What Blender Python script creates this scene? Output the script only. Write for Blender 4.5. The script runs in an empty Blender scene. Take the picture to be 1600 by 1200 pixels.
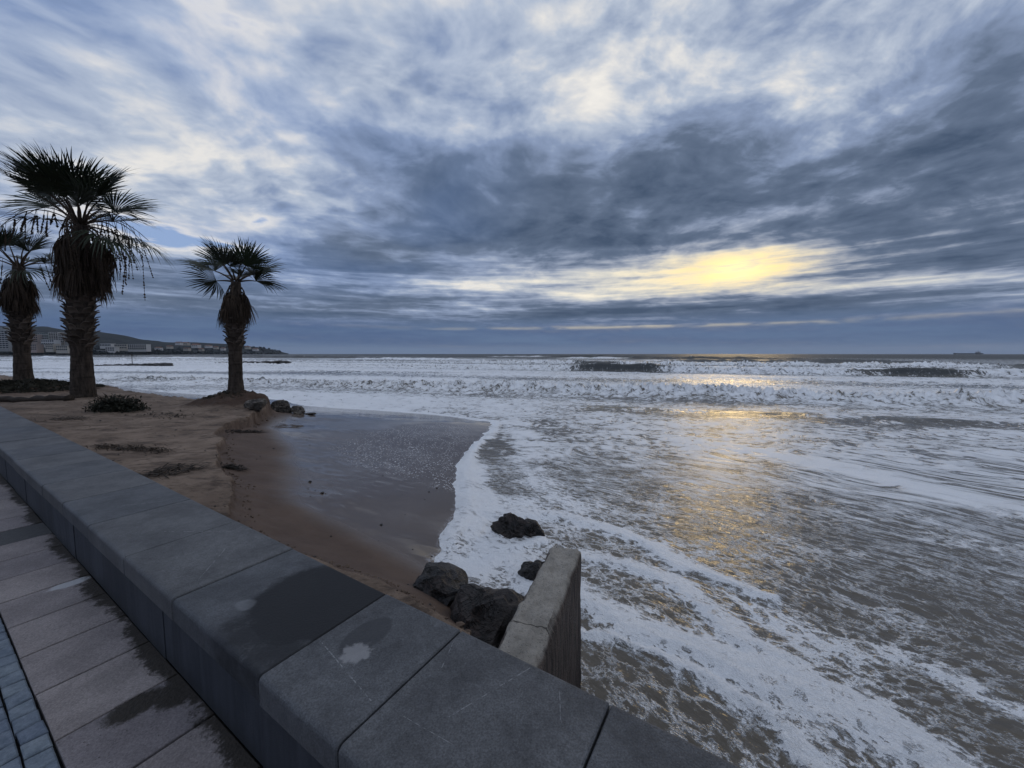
import bpy, bmesh, math, random
import numpy as np
from mathutils import Vector, Matrix

R = math.radians
scene = bpy.context.scene
COL = scene.collection

# ------------------------------------------------------------------ camera
F_PX, CAM_H = 605.0, 2.7                 # focal length in pixels of a 1600 px wide frame; eye above mean sea level
PITCH = math.atan(47.0 / F_PX)
cam_d = bpy.data.cameras.new('camera')
cam_d.sensor_width = 36.0
cam_d.lens = 36.0 * F_PX / 1600.0
cam_d.clip_start = 0.05
cam_d.clip_end = 30000.0
cam = bpy.data.objects.new('camera', cam_d)
cam.location = (0, 0, CAM_H)
cam.rotation_euler = (R(90) - PITCH, 0, 0)
COL.objects.link(cam)
scene.camera = cam

def ray(u, v):
    x = (u - 800) / F_PX; y = -(v - 600) / F_PX
    return np.array([x, math.cos(PITCH) + y * math.sin(PITCH), -math.sin(PITCH) + y * math.cos(PITCH)])
def at(u, v, z):                         # point of the place seen at a picture position, at height z
    r = ray(u, v); t = (z - CAM_H) / r[2]
    return np.array([0, 0, CAM_H]) + t * r
def atD(u, v, Y):                        # the same at a distance Y
    r = ray(u, v); return np.array([0, 0, CAM_H]) + (Y / r[1]) * r
def azel(u, v):
    r = ray(u, v)
    return math.degrees(math.atan2(r[0], r[1])), math.degrees(math.atan2(r[2], math.hypot(r[0], r[1])))

# ------------------------------------------------------------------ node helper
class S:
    """a socket with arithmetic"""
    def __init__(s, nt, sock): s.nt, s.s = nt, sock
    def _m(s, op, *a, clamp=False):
        n = s.nt.nodes.new('ShaderNodeMath'); n.operation = op; n.use_clamp = clamp
        for i, v in enumerate((s,) + a):
            if isinstance(v, S): s.nt.links.new(v.s, n.inputs[i])
            else: n.inputs[i].default_value = v
        return S(s.nt, n.outputs[0])
    def __add__(s, o): return s._m('ADD', o)
    __radd__ = __add__
    def __mul__(s, o): return s._m('MULTIPLY', o)
    __rmul__ = __mul__
    def __sub__(s, o): return s._m('SUBTRACT', o)
    def __rsub__(s, o): return (s * -1.0)._m('ADD', o)
    def __truediv__(s, o): return s._m('DIVIDE', o)
    def __pow__(s, o): return s._m('POWER', o)
    def mx(s, o): return s._m('MAXIMUM', o)
    def mn(s, o): return s._m('MINIMUM', o)
    def abs(s): return s._m('ABSOLUTE')
    def exp(s): return s._m('EXPONENT')
    def sqrt(s): return s._m('SQRT')
    def sin(s): return s._m('SINE')
    def clamp(s): return s._m('ADD', 0.0, clamp=True)
    def ss(s, a, b, lo=0.0, hi=1.0):     # smoothstep between a and b
        n = s.nt.nodes.new('ShaderNodeMapRange'); n.interpolation_type = 'SMOOTHSTEP'
        s.nt.links.new(s.s, n.inputs[0])
        if a > b: a, b, lo, hi = b, a, hi, lo
        for i, v in zip((1, 2, 3, 4), (a, b, lo, hi)): n.inputs[i].default_value = v
        return S(s.nt, n.outputs[0])
    def lin(s, a, b, lo=0.0, hi=1.0):
        n = s.nt.nodes.new('ShaderNodeMapRange'); s.nt.links.new(s.s, n.inputs[0])
        for i, v in zip((1, 2, 3, 4), (a, b, lo, hi)): n.inputs[i].default_value = v
        return S(s.nt, n.outputs[0])

class T:
    """builds nodes in one tree"""
    def __init__(s, nt): s.nt = nt
    def node(s, t, **k):
        n = s.nt.nodes.new(t)
        for a, b in k.items(): setattr(n, a, b)
        return n
    def put(s, sock, v):
        if isinstance(v, S): s.nt.links.new(v.s, sock)
        elif isinstance(v, (tuple, list)) and len(v) == 3 and sock.type == 'RGBA': sock.default_value = (*v, 1)
        else: sock.default_value = v
    def xyz(s, x, y, z=0.0):
        n = s.node('ShaderNodeCombineXYZ')
        for i, v in enumerate((x, y, z)): s.put(n.inputs[i], v)
        return S(s.nt, n.outputs[0])
    def sep(s, v):
        n = s.node('ShaderNodeSeparateXYZ'); s.put(n.inputs[0], v)
        return [S(s.nt, o) for o in n.outputs]
    def noise(s, vec, scale=1.0, detail=4.0, rough=0.55, dist=0.0, out=0, lac=2.0, typ='FBM'):
        n = s.node('ShaderNodeTexNoise'); n.noise_type = typ; n.normalize = True
        s.put(n.inputs['Vector'], vec)
        for k, v in (('Scale', scale), ('Detail', detail), ('Roughness', rough), ('Distortion', dist), ('Lacunarity', lac)):
            s.put(n.inputs[k], v)
        return S(s.nt, n.outputs[out])
    def vor(s, vec, scale=1.0, feature='F1', rand=1.0, out=0):
        n = s.node('ShaderNodeTexVoronoi'); n.feature = feature
        s.put(n.inputs['Vector'], vec); s.put(n.inputs['Scale'], scale); s.put(n.inputs['Randomness'], rand)
        return S(s.nt, n.outputs[out])
    def mix(s, f, a, b):
        n = s.node('ShaderNodeMix', data_type='RGBA'); n.clamp_factor = True
        s.put(n.inputs[0], f); s.put(n.inputs[6], a); s.put(n.inputs[7], b)
        return S(s.nt, n.outputs[2])
    def cmul(s, a, b, op='MULTIPLY'):
        n = s.node('ShaderNodeMix', data_type='RGBA', blend_type=op); n.inputs[0].default_value = 1.0
        n.clamp_result = False
        s.put(n.inputs[6], a); s.put(n.inputs[7], b)
        return S(s.nt, n.outputs[2])
    def vadd(s, a, b, op='ADD'):
        n = s.node('ShaderNodeVectorMath', operation=op)
        s.put(n.inputs[0], a); s.put(n.inputs[1], b)
        return S(s.nt, n.outputs[0])
    def vscale(s, a, f):
        n = s.node('ShaderNodeVectorMath', operation='SCALE'); s.put(n.inputs[0], a); s.put(n.inputs[3], f)
        return S(s.nt, n.outputs[0])
    def ramp(s, f, stops, interp='LINEAR'):
        n = s.node('ShaderNodeValToRGB'); cr = n.color_ramp; cr.interpolation = interp
        while len(cr.elements) < len(stops): cr.elements.new(0.5)
        for e, (p, c) in zip(cr.elements, stops): e.position = p; e.color = (*c, 1)
        s.put(n.inputs[0], f)
        return S(s.nt, n.outputs[0])
    def attr(s, name, out='Fac'):
        n = s.node('ShaderNodeAttribute', attribute_name=name); return S(s.nt, n.outputs[out])
    def pos(s): return S(s.nt, s.node('ShaderNodeNewGeometry').outputs['Position'])
    def obj(s): return S(s.nt, s.node('ShaderNodeTexCoord').outputs['Object'])
    def rnd(s): return S(s.nt, s.node('ShaderNodeObjectInfo').outputs['Random'])
    def bump(s, h, strength=1.0, dist=0.02, normal=None):
        n = s.node('ShaderNodeBump'); s.put(n.inputs['Height'], h)
        n.inputs['Strength'].default_value = strength; n.inputs['Distance'].default_value = dist
        if normal is not None: s.put(n.inputs['Normal'], normal)
        return S(s.nt, n.outputs[0])

def lin(c):                               # 0-255 display colour -> linear
    return tuple(((x / 255) / 12.92 if x / 255 <= 0.04045 else ((x / 255 + 0.055) / 1.055) ** 2.4) for x in c)

# ------------------------------------------------------------------ sky
SUN_AZ, SUN_EL = azel(1150, 422)
world = bpy.data.worlds.new('World'); scene.world = world; world.use_nodes = True
nt = world.node_tree; nt.nodes.clear(); t = T(nt)
d = S(nt, t.node('ShaderNodeTexCoord').outputs['Generated'])
dx, dy, dz = t.sep(d)
z0 = dz.mx(0.0)
DEG = 57.29578
az = dx._m('ARCTAN2', dy) * DEG
el = z0._m('ARCSINE') * DEG
def blob(u, v, sa, se, amp, tilt=0.0):
    a0, e0 = azel(u, v)
    a = (az - a0) * (1.0 / sa); e = (el - e0 - (az - a0) * tilt) * (1.0 / se)
    return ((a * a + e * e) * -1.0).exp() * amp
# the cloud deck as a level sheet seen from below
zc = z0 + 0.17
P = t.xyz(dx / zc, dy / zc, 0.0)
warp = t.vscale(t.vadd(t.noise(P, 1.1, 3, 0.5, out=1), (0.5, 0.5, 0.5), 'SUBTRACT'), 0.45)
Pw = t.vadd(P, warp)
px_, py_, _ = t.sep(Pw)
Ps = t.xyz(px_ * 1.05 + py_ * 0.10, py_ * 1.05 - px_ * 0.10, 0.0)       # drawn out along the wind
n_big = t.noise(Ps, 0.9, 2, 0.5)
n_mid = t.noise(t.vadd(Ps, (7.3, 2.1, 0.0)), 2.9, 6, 0.52, 0.1)
n_puf = t.noise(t.vadd(Ps, (3.7, 5.2, 0.0)), 7.0, 5, 0.52, 0.1)
n_fin = t.noise(t.vadd(Ps, (1.3, 9.1, 0.0)), 15.0, 4, 0.6, 0.1)
bandv = t.xyz(dx * 3.2, dy * 3.2, z0 * 42.0)
n_band = t.noise(bandv, 1.0, 5, 0.6, 0.25)
lowf = el.ss(17.0, 8.0)
D = 0.485 - el.ss(17.0, 30.0) * 0.065 + (n_big - 0.5) * 0.36 + (n_mid - 0.5) * 0.68 + (n_puf - 0.5) * 0.42 + (n_fin - 0.5) * (0.06 + az.ss(-10.0, 25.0) * 0.16)
D = D * (1.0 - lowf) + (0.56 + (n_band - 0.5) * 1.15 + (n_puf - 0.5) * 0.30) * lowf
for b in [
    (1350, 275, 24, 6.5, .24), (1000, 290, 16, 5.5, .28), (720, 305, 12, 6.0, .27), (1600, 330, 12, 9, .06),
    (560, 395, 9, 3.8, .27), (860, 372, 16, 2.6, .22), (1480, 395, 14, 2.0, .16), (330, 470, 26, 4.0, .12),
    (1150, 422, 8, 2.6, -.26), (1050, 436, 14, 2.0, -.17), (750, 452, 11, 1.9, -.25), (1520, 447, 11, 1.5, -.20), (1330, 450, 8, 1.0, -.10),
    (280, 372, 7, 1.5, -.34), (420, 345, 7, 1.7, -.22), (150, 330, 10, 3.0, -.06),
    (290, 130, 7, 6, -.08), (90, 190, 8, 5, -.06), (40, 60, 10, 8, .08), (1000, 100, 22, 7, -.02), (1330, 110, 10, 5, -.06), (620, 200, 10, 6, .05),
    (1050, 485, 40, 1.3, .24), (500, 40, 5, 8, .05), (1560, 170, 8, 6, .03),
]:
    D = D + blob(*b)
blue = t.node('ShaderNodeTexSky', sky_type='NISHITA')
blue.sun_disc = False
blue.sun_elevation = R(SUN_EL); blue.sun_rotation = R(SUN_AZ)
blue.air_density = 1.0; blue.dust_density = 0.6; blue.ozone_density = 2.5
nis = t.cmul(S(nt, blue.outputs[0]), (0.075, 0.075, 0.075))
clear = t.mix(0.6, nis, lin((112, 152, 212)))
cloud = t.ramp(D, [(0.14, lin((244, 238, 226))), (0.30, lin((212, 210, 207))), (0.42, lin((166, 176, 192))), (0.54, lin((126, 141, 168))),
                   (0.69, lin((90, 104, 126))), (0.90, lin((62, 77, 99)))], 'LINEAR')
gap_side = (az * -1.0).ss(-14.0, 22.0)                                    # clear gaps open on the landward side
skyc = t.mix((D.ss(0.31, 0.17)) * gap_side * 0.85, cloud, clear)
tint = (n_big.ss(0.35, 0.62)) * (az * -1.0).ss(-10.0, 25.0) * 0.32 * el.ss(4.0, 14.0)
skyc = t.mix(tint, skyc, lin((104, 134, 186)))
# distant rain-grey bank along the horizon, with one thin rift
hb = el.ss(6.0, 3.2)
hcol = t.mix(n_band.ss(0.35, 0.7), lin((54, 77, 114)), lin((86, 107, 138)))
hcol = t.mix(el.ss(1.8, 0.2) * 0.45, hcol, lin((112, 130, 156)))
skyc = t.mix(hb * 0.88, skyc, hcol)
rift = (((el - 3.75 + (n_band - 0.5) * 0.9) * (1 / 0.22))._m('POWER', 2.0) * -1.0).exp() * blob(1000, 508, 26, 9, 1.0) * n_mid.ss(0.36, 0.6)
skyc = t.mix(rift * 0.36, skyc, lin((226, 212, 176)))
# the hidden sun burning through thin cloud
sa = (az - SUN_AZ) * math.cos(R(SUN_EL)); se = el - SUN_EL
thin = D.ss(0.66, 0.26)
brk = (n_band * 0.6 + n_puf * 0.4).ss(0.62, 0.40)
g1 = ((sa * sa * (1 / 60.0) + se * se * (1 / 4.5)) * -1.0).exp() * thin * (0.35 + brk * 0.75)
g2 = ((sa * sa * (1 / 620.0) + se * se * (1 / 22.0)) * -1.0).exp() * D.ss(0.72, 0.28)
skyc = t.mix(g2 * 0.70, skyc, lin((244, 228, 186)))
skyc = t.mix(g1 * 0.72, skyc, lin((255, 216, 126)))
core = ((sa * sa * (1 / 9.0) + se * se * (1 / 1.4)) * -1.0).exp() * thin * (0.2 + brk)
skyc = t.cmul(skyc, t.vscale(t.xyz(1.0, 0.86, 0.42), core * 0.32), 'ADD')
bg = t.node('ShaderNodeBackground'); t.put(bg.inputs[0], skyc); bg.inputs[1].default_value = 1.0
nt.links.new(bg.outputs[0], t.node('ShaderNodeOutputWorld').inputs[0])
world.cycles.sampling_method = 'MANUAL'; world.cycles.sample_map_resolution = 1024

# ------------------------------------------------------------------ sun, low behind the cloud
sd = bpy.data.lights.new('sun', 'SUN'); sd.energy = 0.15; sd.angle = R(12); sd.color = (1.0, 0.72, 0.36)
so = bpy.data.objects.new('sun', sd); COL.objects.link(so)
sdir = Vector((math.sin(R(SUN_AZ)) * math.cos(R(SUN_EL)), math.cos(R(SUN_AZ)) * math.cos(R(SUN_EL)), math.sin(R(SUN_EL))))
so.rotation_euler = sdir.to_track_quat('Z', 'Y').to_euler()

scene.view_settings.view_transform = 'Standard'
scene.view_settings.look = 'None'
scene.view_settings.exposure = 0.3
scene.view_settings.gamma = 1.0
scene.render.engine = 'CYCLES'
scene.cycles.use_denoising = True
scene.cycles.max_bounces = 6
scene.cycles.diffuse_bounces = 2
scene.cycles.glossy_bounces = 3
scene.cycles.transmission_bounces = 2
scene.cycles.sample_clamp_indirect = 4.0

# ================================================================== helpers
rng = np.random.default_rng(7)
random.seed(7)
_perm = np.concatenate([np.random.default_rng(3).permutation(256)] * 2)
_gr = np.array([(math.cos(a), math.sin(a)) for a in np.linspace(0, 2 * math.pi, 16, endpoint=False)])
def perlin(x, y):
    xi = np.floor(x).astype(np.int64); yi = np.floor(y).astype(np.int64)
    xf = x - xi; yf = y - yi; xi &= 255; yi &= 255
    u = xf * xf * xf * (xf * (xf * 6 - 15) + 10); v = yf * yf * yf * (yf * (yf * 6 - 15) + 10)
    def g(a, b, dx, dy):
        h = _gr[_perm[_perm[a] + b] & 15]; return h[..., 0] * dx + h[..., 1] * dy
    a = g(xi, yi, xf, yf); b = g((xi + 1) & 255, yi, xf - 1, yf)
    c = g(xi, (yi + 1) & 255, xf, yf - 1); e = g((xi + 1) & 255, (yi + 1) & 255, xf - 1, yf - 1)
    return (a + u * (b - a)) * (1 - v) + (c + u * (e - c)) * v
def fbm(x, y, oct=4, gain=0.5, seed=0.0):
    r = np.zeros_like(np.asarray(x, float)); a = 1.0; f = 1.0
    for i in range(oct):
        r += a * perlin(x * f + seed + i * 17.3, y * f - seed * 1.7 + i * 9.1); a *= gain; f *= 2.03
    return r
def sstep(x, a, b):
    q = np.clip((x - a) / (b - a), 0, 1); return q * q * (3 - 2 * q)
def coarse(fn, X, Y, k):
    """evaluate a smooth function on every k-th grid point and interpolate"""
    nr, nc = X.shape; ri = np.unique(np.r_[np.arange(0, nr, k), nr - 1]); ci = np.unique(np.r_[np.arange(0, nc, k), nc - 1])
    f = fn(X[np.ix_(ri, ci)], Y[np.ix_(ri, ci)])
    def up(f, old, m):                    # along axis 0
        q = np.arange(m); j = np.clip(np.searchsorted(old, q, 'right') - 1, 0, len(old) - 2)
        a = ((q - old[j]) / (old[j + 1] - old[j]))[:, None]
        return f[j] * (1 - a) + f[j + 1] * a
    return up(up(f, ri, nr).T, ci, nc).T
def poly_dist(X, Y, pts, closed=False):
    pts = [np.asarray(p)[:2] for p in pts]
    if closed: pts = pts + [pts[0]]
    best = np.full(X.shape, 1e18)
    for a, b in zip(pts[:-1], pts[1:]):
        e = b - a; L = float(e @ e) + 1e-12
        q = np.clip(((X - a[0]) * e[0] + (Y - a[1]) * e[1]) / L, 0, 1)
        dd = (X - a[0] - q * e[0]) ** 2 + (Y - a[1] - q * e[1]) ** 2
        best = np.minimum(best, dd)
    return np.sqrt(best)
def inside(X, Y, pts):
    r = np.zeros(X.shape, bool); n = len(pts)
    for i in range(n):
        x0, y0 = pts[i][0], pts[i][1]; x1, y1 = pts[(i + 1) % n][0], pts[(i + 1) % n][1]
        if y0 == y1: continue
        c = ((y0 > Y) != (y1 > Y)) & (X < (x1 - x0) * (Y - y0) / (y1 - y0) + x0)
        r ^= c
    return r
def smooth_line(pts, n=6):                # Catmull-Rom through the points
    P_ = [np.asarray(p, float)[:2] for p in pts]; P_ = [2 * P_[0] - P_[1]] + P_ + [2 * P_[-1] - P_[-2]]
    out = []
    for i in range(1, len(P_) - 2):
        a, b, c, e = P_[i - 1:i + 3]
        for k in range(n):
            q = k / n
            out.append(0.5 * (2 * b + (c - a) * q + (2 * a - 5 * b + 4 * c - e) * q * q + (3 * b - a - 3 * c + e) * q ** 3))
    out.append(P_[-2]); return out

def tag(o, label=None, cat=None, group=None, kind=None):
    for k, v in (('label', label), ('category', cat), ('group', group), ('kind', kind)):
        if v: o[k] = v
    return o
def empty(name, loc=(0, 0, 0), rz=0.0):
    o = bpy.data.objects.new(name, None); o.empty_display_size = 0.2
    o.location = loc; o.rotation_euler = (0, 0, rz); COL.objects.link(o); return o
def link(name, me, mat=None, parent=None, loc=(0, 0, 0), rot=(0, 0, 0), scl=(1, 1, 1)):
    o = bpy.data.objects.new(name, me)
    if mat is not None and len(me.materials) == 0: me.materials.append(mat)
    o.location = loc; o.rotation_euler = rot; o.scale = scl; o.parent = parent
    COL.objects.link(o); return o
def mesh(name, V, Fc, smooth=False):
    me = bpy.data.meshes.new(name); me.from_pydata([tuple(map(float, v)) for v in V], [], Fc)
    if smooth: me.polygons.foreach_set('use_smooth', [True] * len(me.polygons))
    me.update(); return me
def grid_mesh(name, X, Y, Z, attrs=None, smooth=True):
    nr, nc = X.shape; me = bpy.data.meshes.new(name)
    co = np.stack([X, Y, Z], -1).reshape(-1, 3).astype(np.float32)
    idx = np.arange(nr * nc).reshape(nr, nc)
    q = np.stack([idx[:-1, :-1], idx[:-1, 1:], idx[1:, 1:], idx[1:, :-1]], -1).reshape(-1, 4)
    me.vertices.add(len(co)); me.vertices.foreach_set('co', co.ravel())
    me.loops.add(q.size); me.loops.foreach_set('vertex_index', q.ravel().astype(np.int32))
    me.polygons.add(len(q)); me.polygons.foreach_set('loop_start', np.arange(0, q.size, 4, dtype=np.int32))
    me.polygons.foreach_set('loop_total', np.full(len(q), 4, np.int32))
    me.polygons.foreach_set('use_smooth', np.full(len(q), smooth))
    for k, v in (attrs or {}).items():
        if v.ndim == 2:
            a = me.attributes.new(k, 'FLOAT', 'POINT'); a.data.foreach_set('value', v.ravel().astype(np.float32))
        else:
            a = me.attributes.new(k, 'FLOAT_VECTOR', 'POINT'); a.data.foreach_set('vector', v.reshape(-1).astype(np.float32))
    me.update(); me.validate(); return me
def box_v(x0, x1, y0, y1, z0, z1):
    V = [(x0, y0, z0), (x1, y0, z0), (x1, y1, z0), (x0, y1, z0), (x0, y0, z1), (x1, y0, z1), (x1, y1, z1), (x0, y1, z1)]
    Fc = [(0, 3, 2, 1), (4, 5, 6, 7), (0, 1, 5, 4), (1, 2, 6, 5), (2, 3, 7, 6), (3, 0, 4, 7)]
    return V, Fc
def bevel_box(name, x0, x1, y0, y1, z0, z1, b=0.004):
    """box with chamfered top edges"""
    V = [(x0, y0, z0), (x1, y0, z0), (x1, y1, z0), (x0, y1, z0),
         (x0, y0, z1 - b), (x1, y0, z1 - b), (x1, y1, z1 - b), (x0, y1, z1 - b),
         (x0 + b, y0 + b, z1), (x1 - b, y0 + b, z1), (x1 - b, y1 - b, z1), (x0 + b, y1 - b, z1)]
    Fc = [(0, 3, 2, 1), (0, 1, 5, 4), (1, 2, 6, 5), (2, 3, 7, 6), (3, 0, 4, 7),
          (4, 5, 9, 8), (5, 6, 10, 9), (6, 7, 11, 10), (7, 4, 8, 11), (8, 9, 10, 11)]
    return mesh(name, V, Fc)
class MB:
    """collects pieces of one mesh"""
    def __init__(s): s.V, s.F = [], []
    def add(s, V, Fc):
        k = len(s.V); s.V += [tuple(v) for v in V]; s.F += [tuple(i + k for i in f) for f in Fc]
    def box(s, *a): s.add(*box_v(*a))
    def tube(s, pts, rad, n=6, cap=True):
        pts = [Vector(p) for p in pts]; k = len(s.V)
        for i, p in enumerate(pts):
            dr = (pts[min(i + 1, len(pts) - 1)] - pts[max(i - 1, 0)]).normalized()
            a = dr.cross(Vector((0.31, 0.2, 0.93))).normalized()
            if a.length < 0.1: a = dr.cross(Vector((1, 0, 0))).normalized()
            b = dr.cross(a)
            r = rad[i] if isinstance(rad, (list, tuple)) else rad
            for j in range(n):
                q = 2 * math.pi * j / n; s.V.append(tuple(p + (a * math.cos(q) + b * math.sin(q)) * r))
        for i in range(len(pts) - 1):
            for j in range(n):
                s.F.append((k + i * n + j, k + i * n + (j + 1) % n, k + (i + 1) * n + (j + 1) % n, k + (i + 1) * n + j))
        if cap:
            s.F.append(tuple(k + j for j in range(n))[::-1]); s.F.append(tuple(k + (len(pts) - 1) * n + j for j in range(n)))
    def me(s, name, smooth=False): return mesh(name, s.V, s.F, smooth)

def material(name):
    m = bpy.data.materials.new(name); m.use_nodes = True; n = m.node_tree; n.nodes.clear(); return m, T(n)
def principled(t_, color, rough=0.7, normal=None, spec=0.5, **k):
    b = t_.node('ShaderNodeBsdfPrincipled')
    t_.put(b.inputs['Base Color'], color); t_.put(b.inputs['Roughness'], rough)
    t_.put(b.inputs['Specular IOR Level'], spec)
    if normal is not None: t_.put(b.inputs['Normal'], normal)
    for kk, v in k.items(): t_.put(b.inputs[kk], v)
    return b
def finish(t_, b): t_.nt.links.new(b.outputs[0], t_.node('ShaderNodeOutputMaterial').inputs[0])
def simple_mat(name, c, rough=0.7, var=0.25, scale=6.0, bump=0.0, spec=0.4):
    m, q = material(name); o = q.obj(); nz = q.noise(o, scale, 4, 0.6)
    c2 = q.cmul(c, q.ramp(nz, [(0.2, (1 - var,) * 3), (0.8, (1 + var,) * 3)]))
    finish(q, principled(q, c2, rough, q.bump(nz, 1.0, bump) if bump else None, spec)); return m

# ================================================================== promenade and seat wall
WA = math.atan(964.0 / F_PX)
wv = np.array([-math.sin(WA), math.cos(WA)]); nv = np.array([math.cos(WA), math.sin(WA)])
def WN(w, n): return w * wv + n * nv
def wn_of(p): return float(np.asarray(p)[:2] @ wv), float(np.asarray(p)[:2] @ nv)
WROT = math.atan2(-wv[1], -wv[0])        # local x runs along the wall towards the near end, local y towards the sea
ZP = CAM_H - 1.65                        # promenade level
ZT = ZP + 0.437                          # top of the seat wall

def wn_nodes(q):
    P_ = q.pos(); x, y, z = q.sep(P_)
    return x * float(wv[0]) + y * float(wv[1]), x * float(nv[0]) + y * float(nv[1]), z, P_
def ell(q, w, n, P_, w0, n0, rw, rn, wob=0.25, sc=9.0, soft=0.12):
    """soft-edged stain of a wobbly oval shape, 1 inside"""
    a = (w - w0) * (1 / rw); b = (n - n0) * (1 / rn)
    r = (a * a + b * b).sqrt() + (q.noise(P_, sc, 4, 0.6) - 0.5) * (2 * wob)
    return r.ss(1.0 + soft, 1.0 - soft)
def seg(q, w, n, a, b, wid):
    """thin scratch from a to b"""
    ex, ey = b[0] - a[0], b[1] - a[1]; L = ex * ex + ey * ey
    k = (((w - a[0]) * ex + (n - a[1]) * ey) * (1 / L)).clamp()
    dx_ = w - a[0] - k * ex; dy_ = n - a[1] - k * ey
    return ((dx_ * dx_ + dy_ * dy_).sqrt()).ss(wid, wid * 0.3)

# --- dark grey stone of the coping
def coping_mat():
    m, q = material('coping_stone'); w, n, z, P_ = wn_nodes(q)
    g = q.noise(P_, 150.0, 3, 0.75); blot = q.noise(P_, 3.5, 5, 0.6); grain = q.noise(P_, 70.0, 4, 0.65)
    col = q.mix(blot.ss(0.3, 0.7), (0.062, 0.064, 0.069), (0.100, 0.103, 0.109))
    col = q.cmul(col, q.ramp(g, [(0.30, (0.55,) * 3), (0.70, (1.5,) * 3)]))
    col = q.cmul(col, q.ramp(q.noise(P_, 24.0, 5, 0.7), [(0.32, (0.78,) * 3), (0.68, (1.18,) * 3)]))
    col = q.mix(q.vor(P_, 90.0).ss(0.16, 0.10) * 0.35, col, (0.20, 0.20, 0.21)); col = q.mix(q.vor(q.vadd(P_, (2.0, 1.0, 3.0)), 42.0).ss(0.10, 0.06) * 0.6, col, (0.02, 0.02, 0.022))
    col = q.cmul(col, q.ramp(q.rnd(), [(0, (0.80, 0.83, 0.88)), (1, (1.08, 1.06, 1.04))]))
    # spilled water lying on one stone
    wet = ell(q, w, n, P_, 1.77, 1.06, 0.34, 0.33, 0.22, 6.0, 0.10).mx(ell(q, w, n, P_, 1.66, 1.20, 0.16, 0.2, 0.15, 5.0, 0.1)) * w.ss(1.535, 1.545)
    wet = wet.mx(ell(q, w, n, P_, 1.72, 0.74, 0.26, 0.18, 0.3, 6.0, 0.25) * w.ss(1.535, 1.545) * 0.9)
    col = q.mix(wet * 0.95, col, (0.012, 0.013, 0.016))
    # drying footprint with a pale crust, salt and scuffs
    foot = ell(q, w, n, P_, 1.375, 1.01, 0.075, 0.125, 0.16, 9.0, 0.08)
    col = q.mix(foot * 0.8, col, (0.035, 0.037, 0.042))
    crust = ell(q, w, n, P_, 1.325, 0.92, 0.052, 0.050, 0.9, 30.0, 0.25)
    col = q.mix(crust * 0.6, col, (0.30, 0.30, 0.31))
    ring = ell(q, w, n, P_, 2.05, 0.83, 0.05, 0.04, 0.3, 18.0, 0.2); col = q.mix(ring * 0.3, col, (0.24, 0.25, 0.27))
    sc = None
    for a, b, wd in [((1.53, 0.885), (1.09, 0.81), .003), ((1.04, 1.20), (0.98, 1.05), .002), ((0.82, 0.91), (0.69, 1.23), .0025), ((0.55, 1.20), (0.50, 1.10), .002),
                     ((0.95, 0.83), (0.70, 0.85), .0014), ((3.4, 0.9), (3.0, 1.15), .004), ((2.75, 1.02), (2.5, 0.8), .003), ((4.3, 0.85), (4.1, 1.1), .004)]:
        v = seg(q, w, n, a, b, wd); sc = v if sc is None else sc.mx(v)
    col = q.mix(sc * (q.noise(P_, 60, 2).ss(0.4, 0.6)) * 0.5, col, (0.34, 0.35, 0.36))
    salt = q.noise(q.vadd(P_, (4.0, 1.0, 0.0)), 2.2, 6, 0.7).ss(0.58, 0.75) * grain.ss(0.4, 0.6); col = q.mix(salt * 0.22, col, (0.30, 0.31, 0.33))
    edge = n.ss(0.73, 0.66) * q.noise(P_, 14, 4, 0.6).ss(0.35, 0.65); col = q.mix(edge * 0.35, col, (0.06, 0.064, 0.075))
    h = g * 0.35 + grain * 0.9 + blot * 0.6
    rough = (0.62 - blot * 0.12) * (1.0 - wet) + wet * 0.68
    finish(q, principled(q, col, rough, q.bump(h, 0.8, 0.0035), 0.28)); return m
def facing_mat():
    m, q = material('facing_stone'); w, n, z, P_ = wn_nodes(q)
    g = q.noise(P_, 240.0, 3, 0.7); streak = q.noise(q.xyz(w * 14.0, n * 3.0, z * 1.2), 1.0, 5, 0.65)
    col = q.mix(streak.ss(0.3, 0.72), (0.024, 0.028, 0.038), (0.048, 0.054, 0.068))
    col = q.cmul(col, q.ramp(g, [(0.25, (0.78,) * 3), (0.75, (1.2,) * 3)]))
    col = q.cmul(col, q.ramp(q.rnd(), [(0, (0.84,) * 3), (1, (1.1,) * 3)]))
    lower_part = (z - ZP + (streak - 0.5) * 0.12).ss(0.10, 0.0); col = q.mix(lower_part * 0.6, col, (0.025, 0.027, 0.030))  # facing grows darker towards its foot
    finish(q, principled(q, col, 0.62, q.bump(g + streak, 0.7, 0.003), 0.3)); return m
M_COP, M_FACE = coping_mat(), facing_mat()
M_CORE = simple_mat('wall_core', (0.045, 0.045, 0.047), 0.9, 0.3, 12.0, 0.01)
M_SEAFACE = simple_mat('sea_face_concrete', (0.13, 0.125, 0.118), 0.75, 0.4, 5.0, 0.02)

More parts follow.
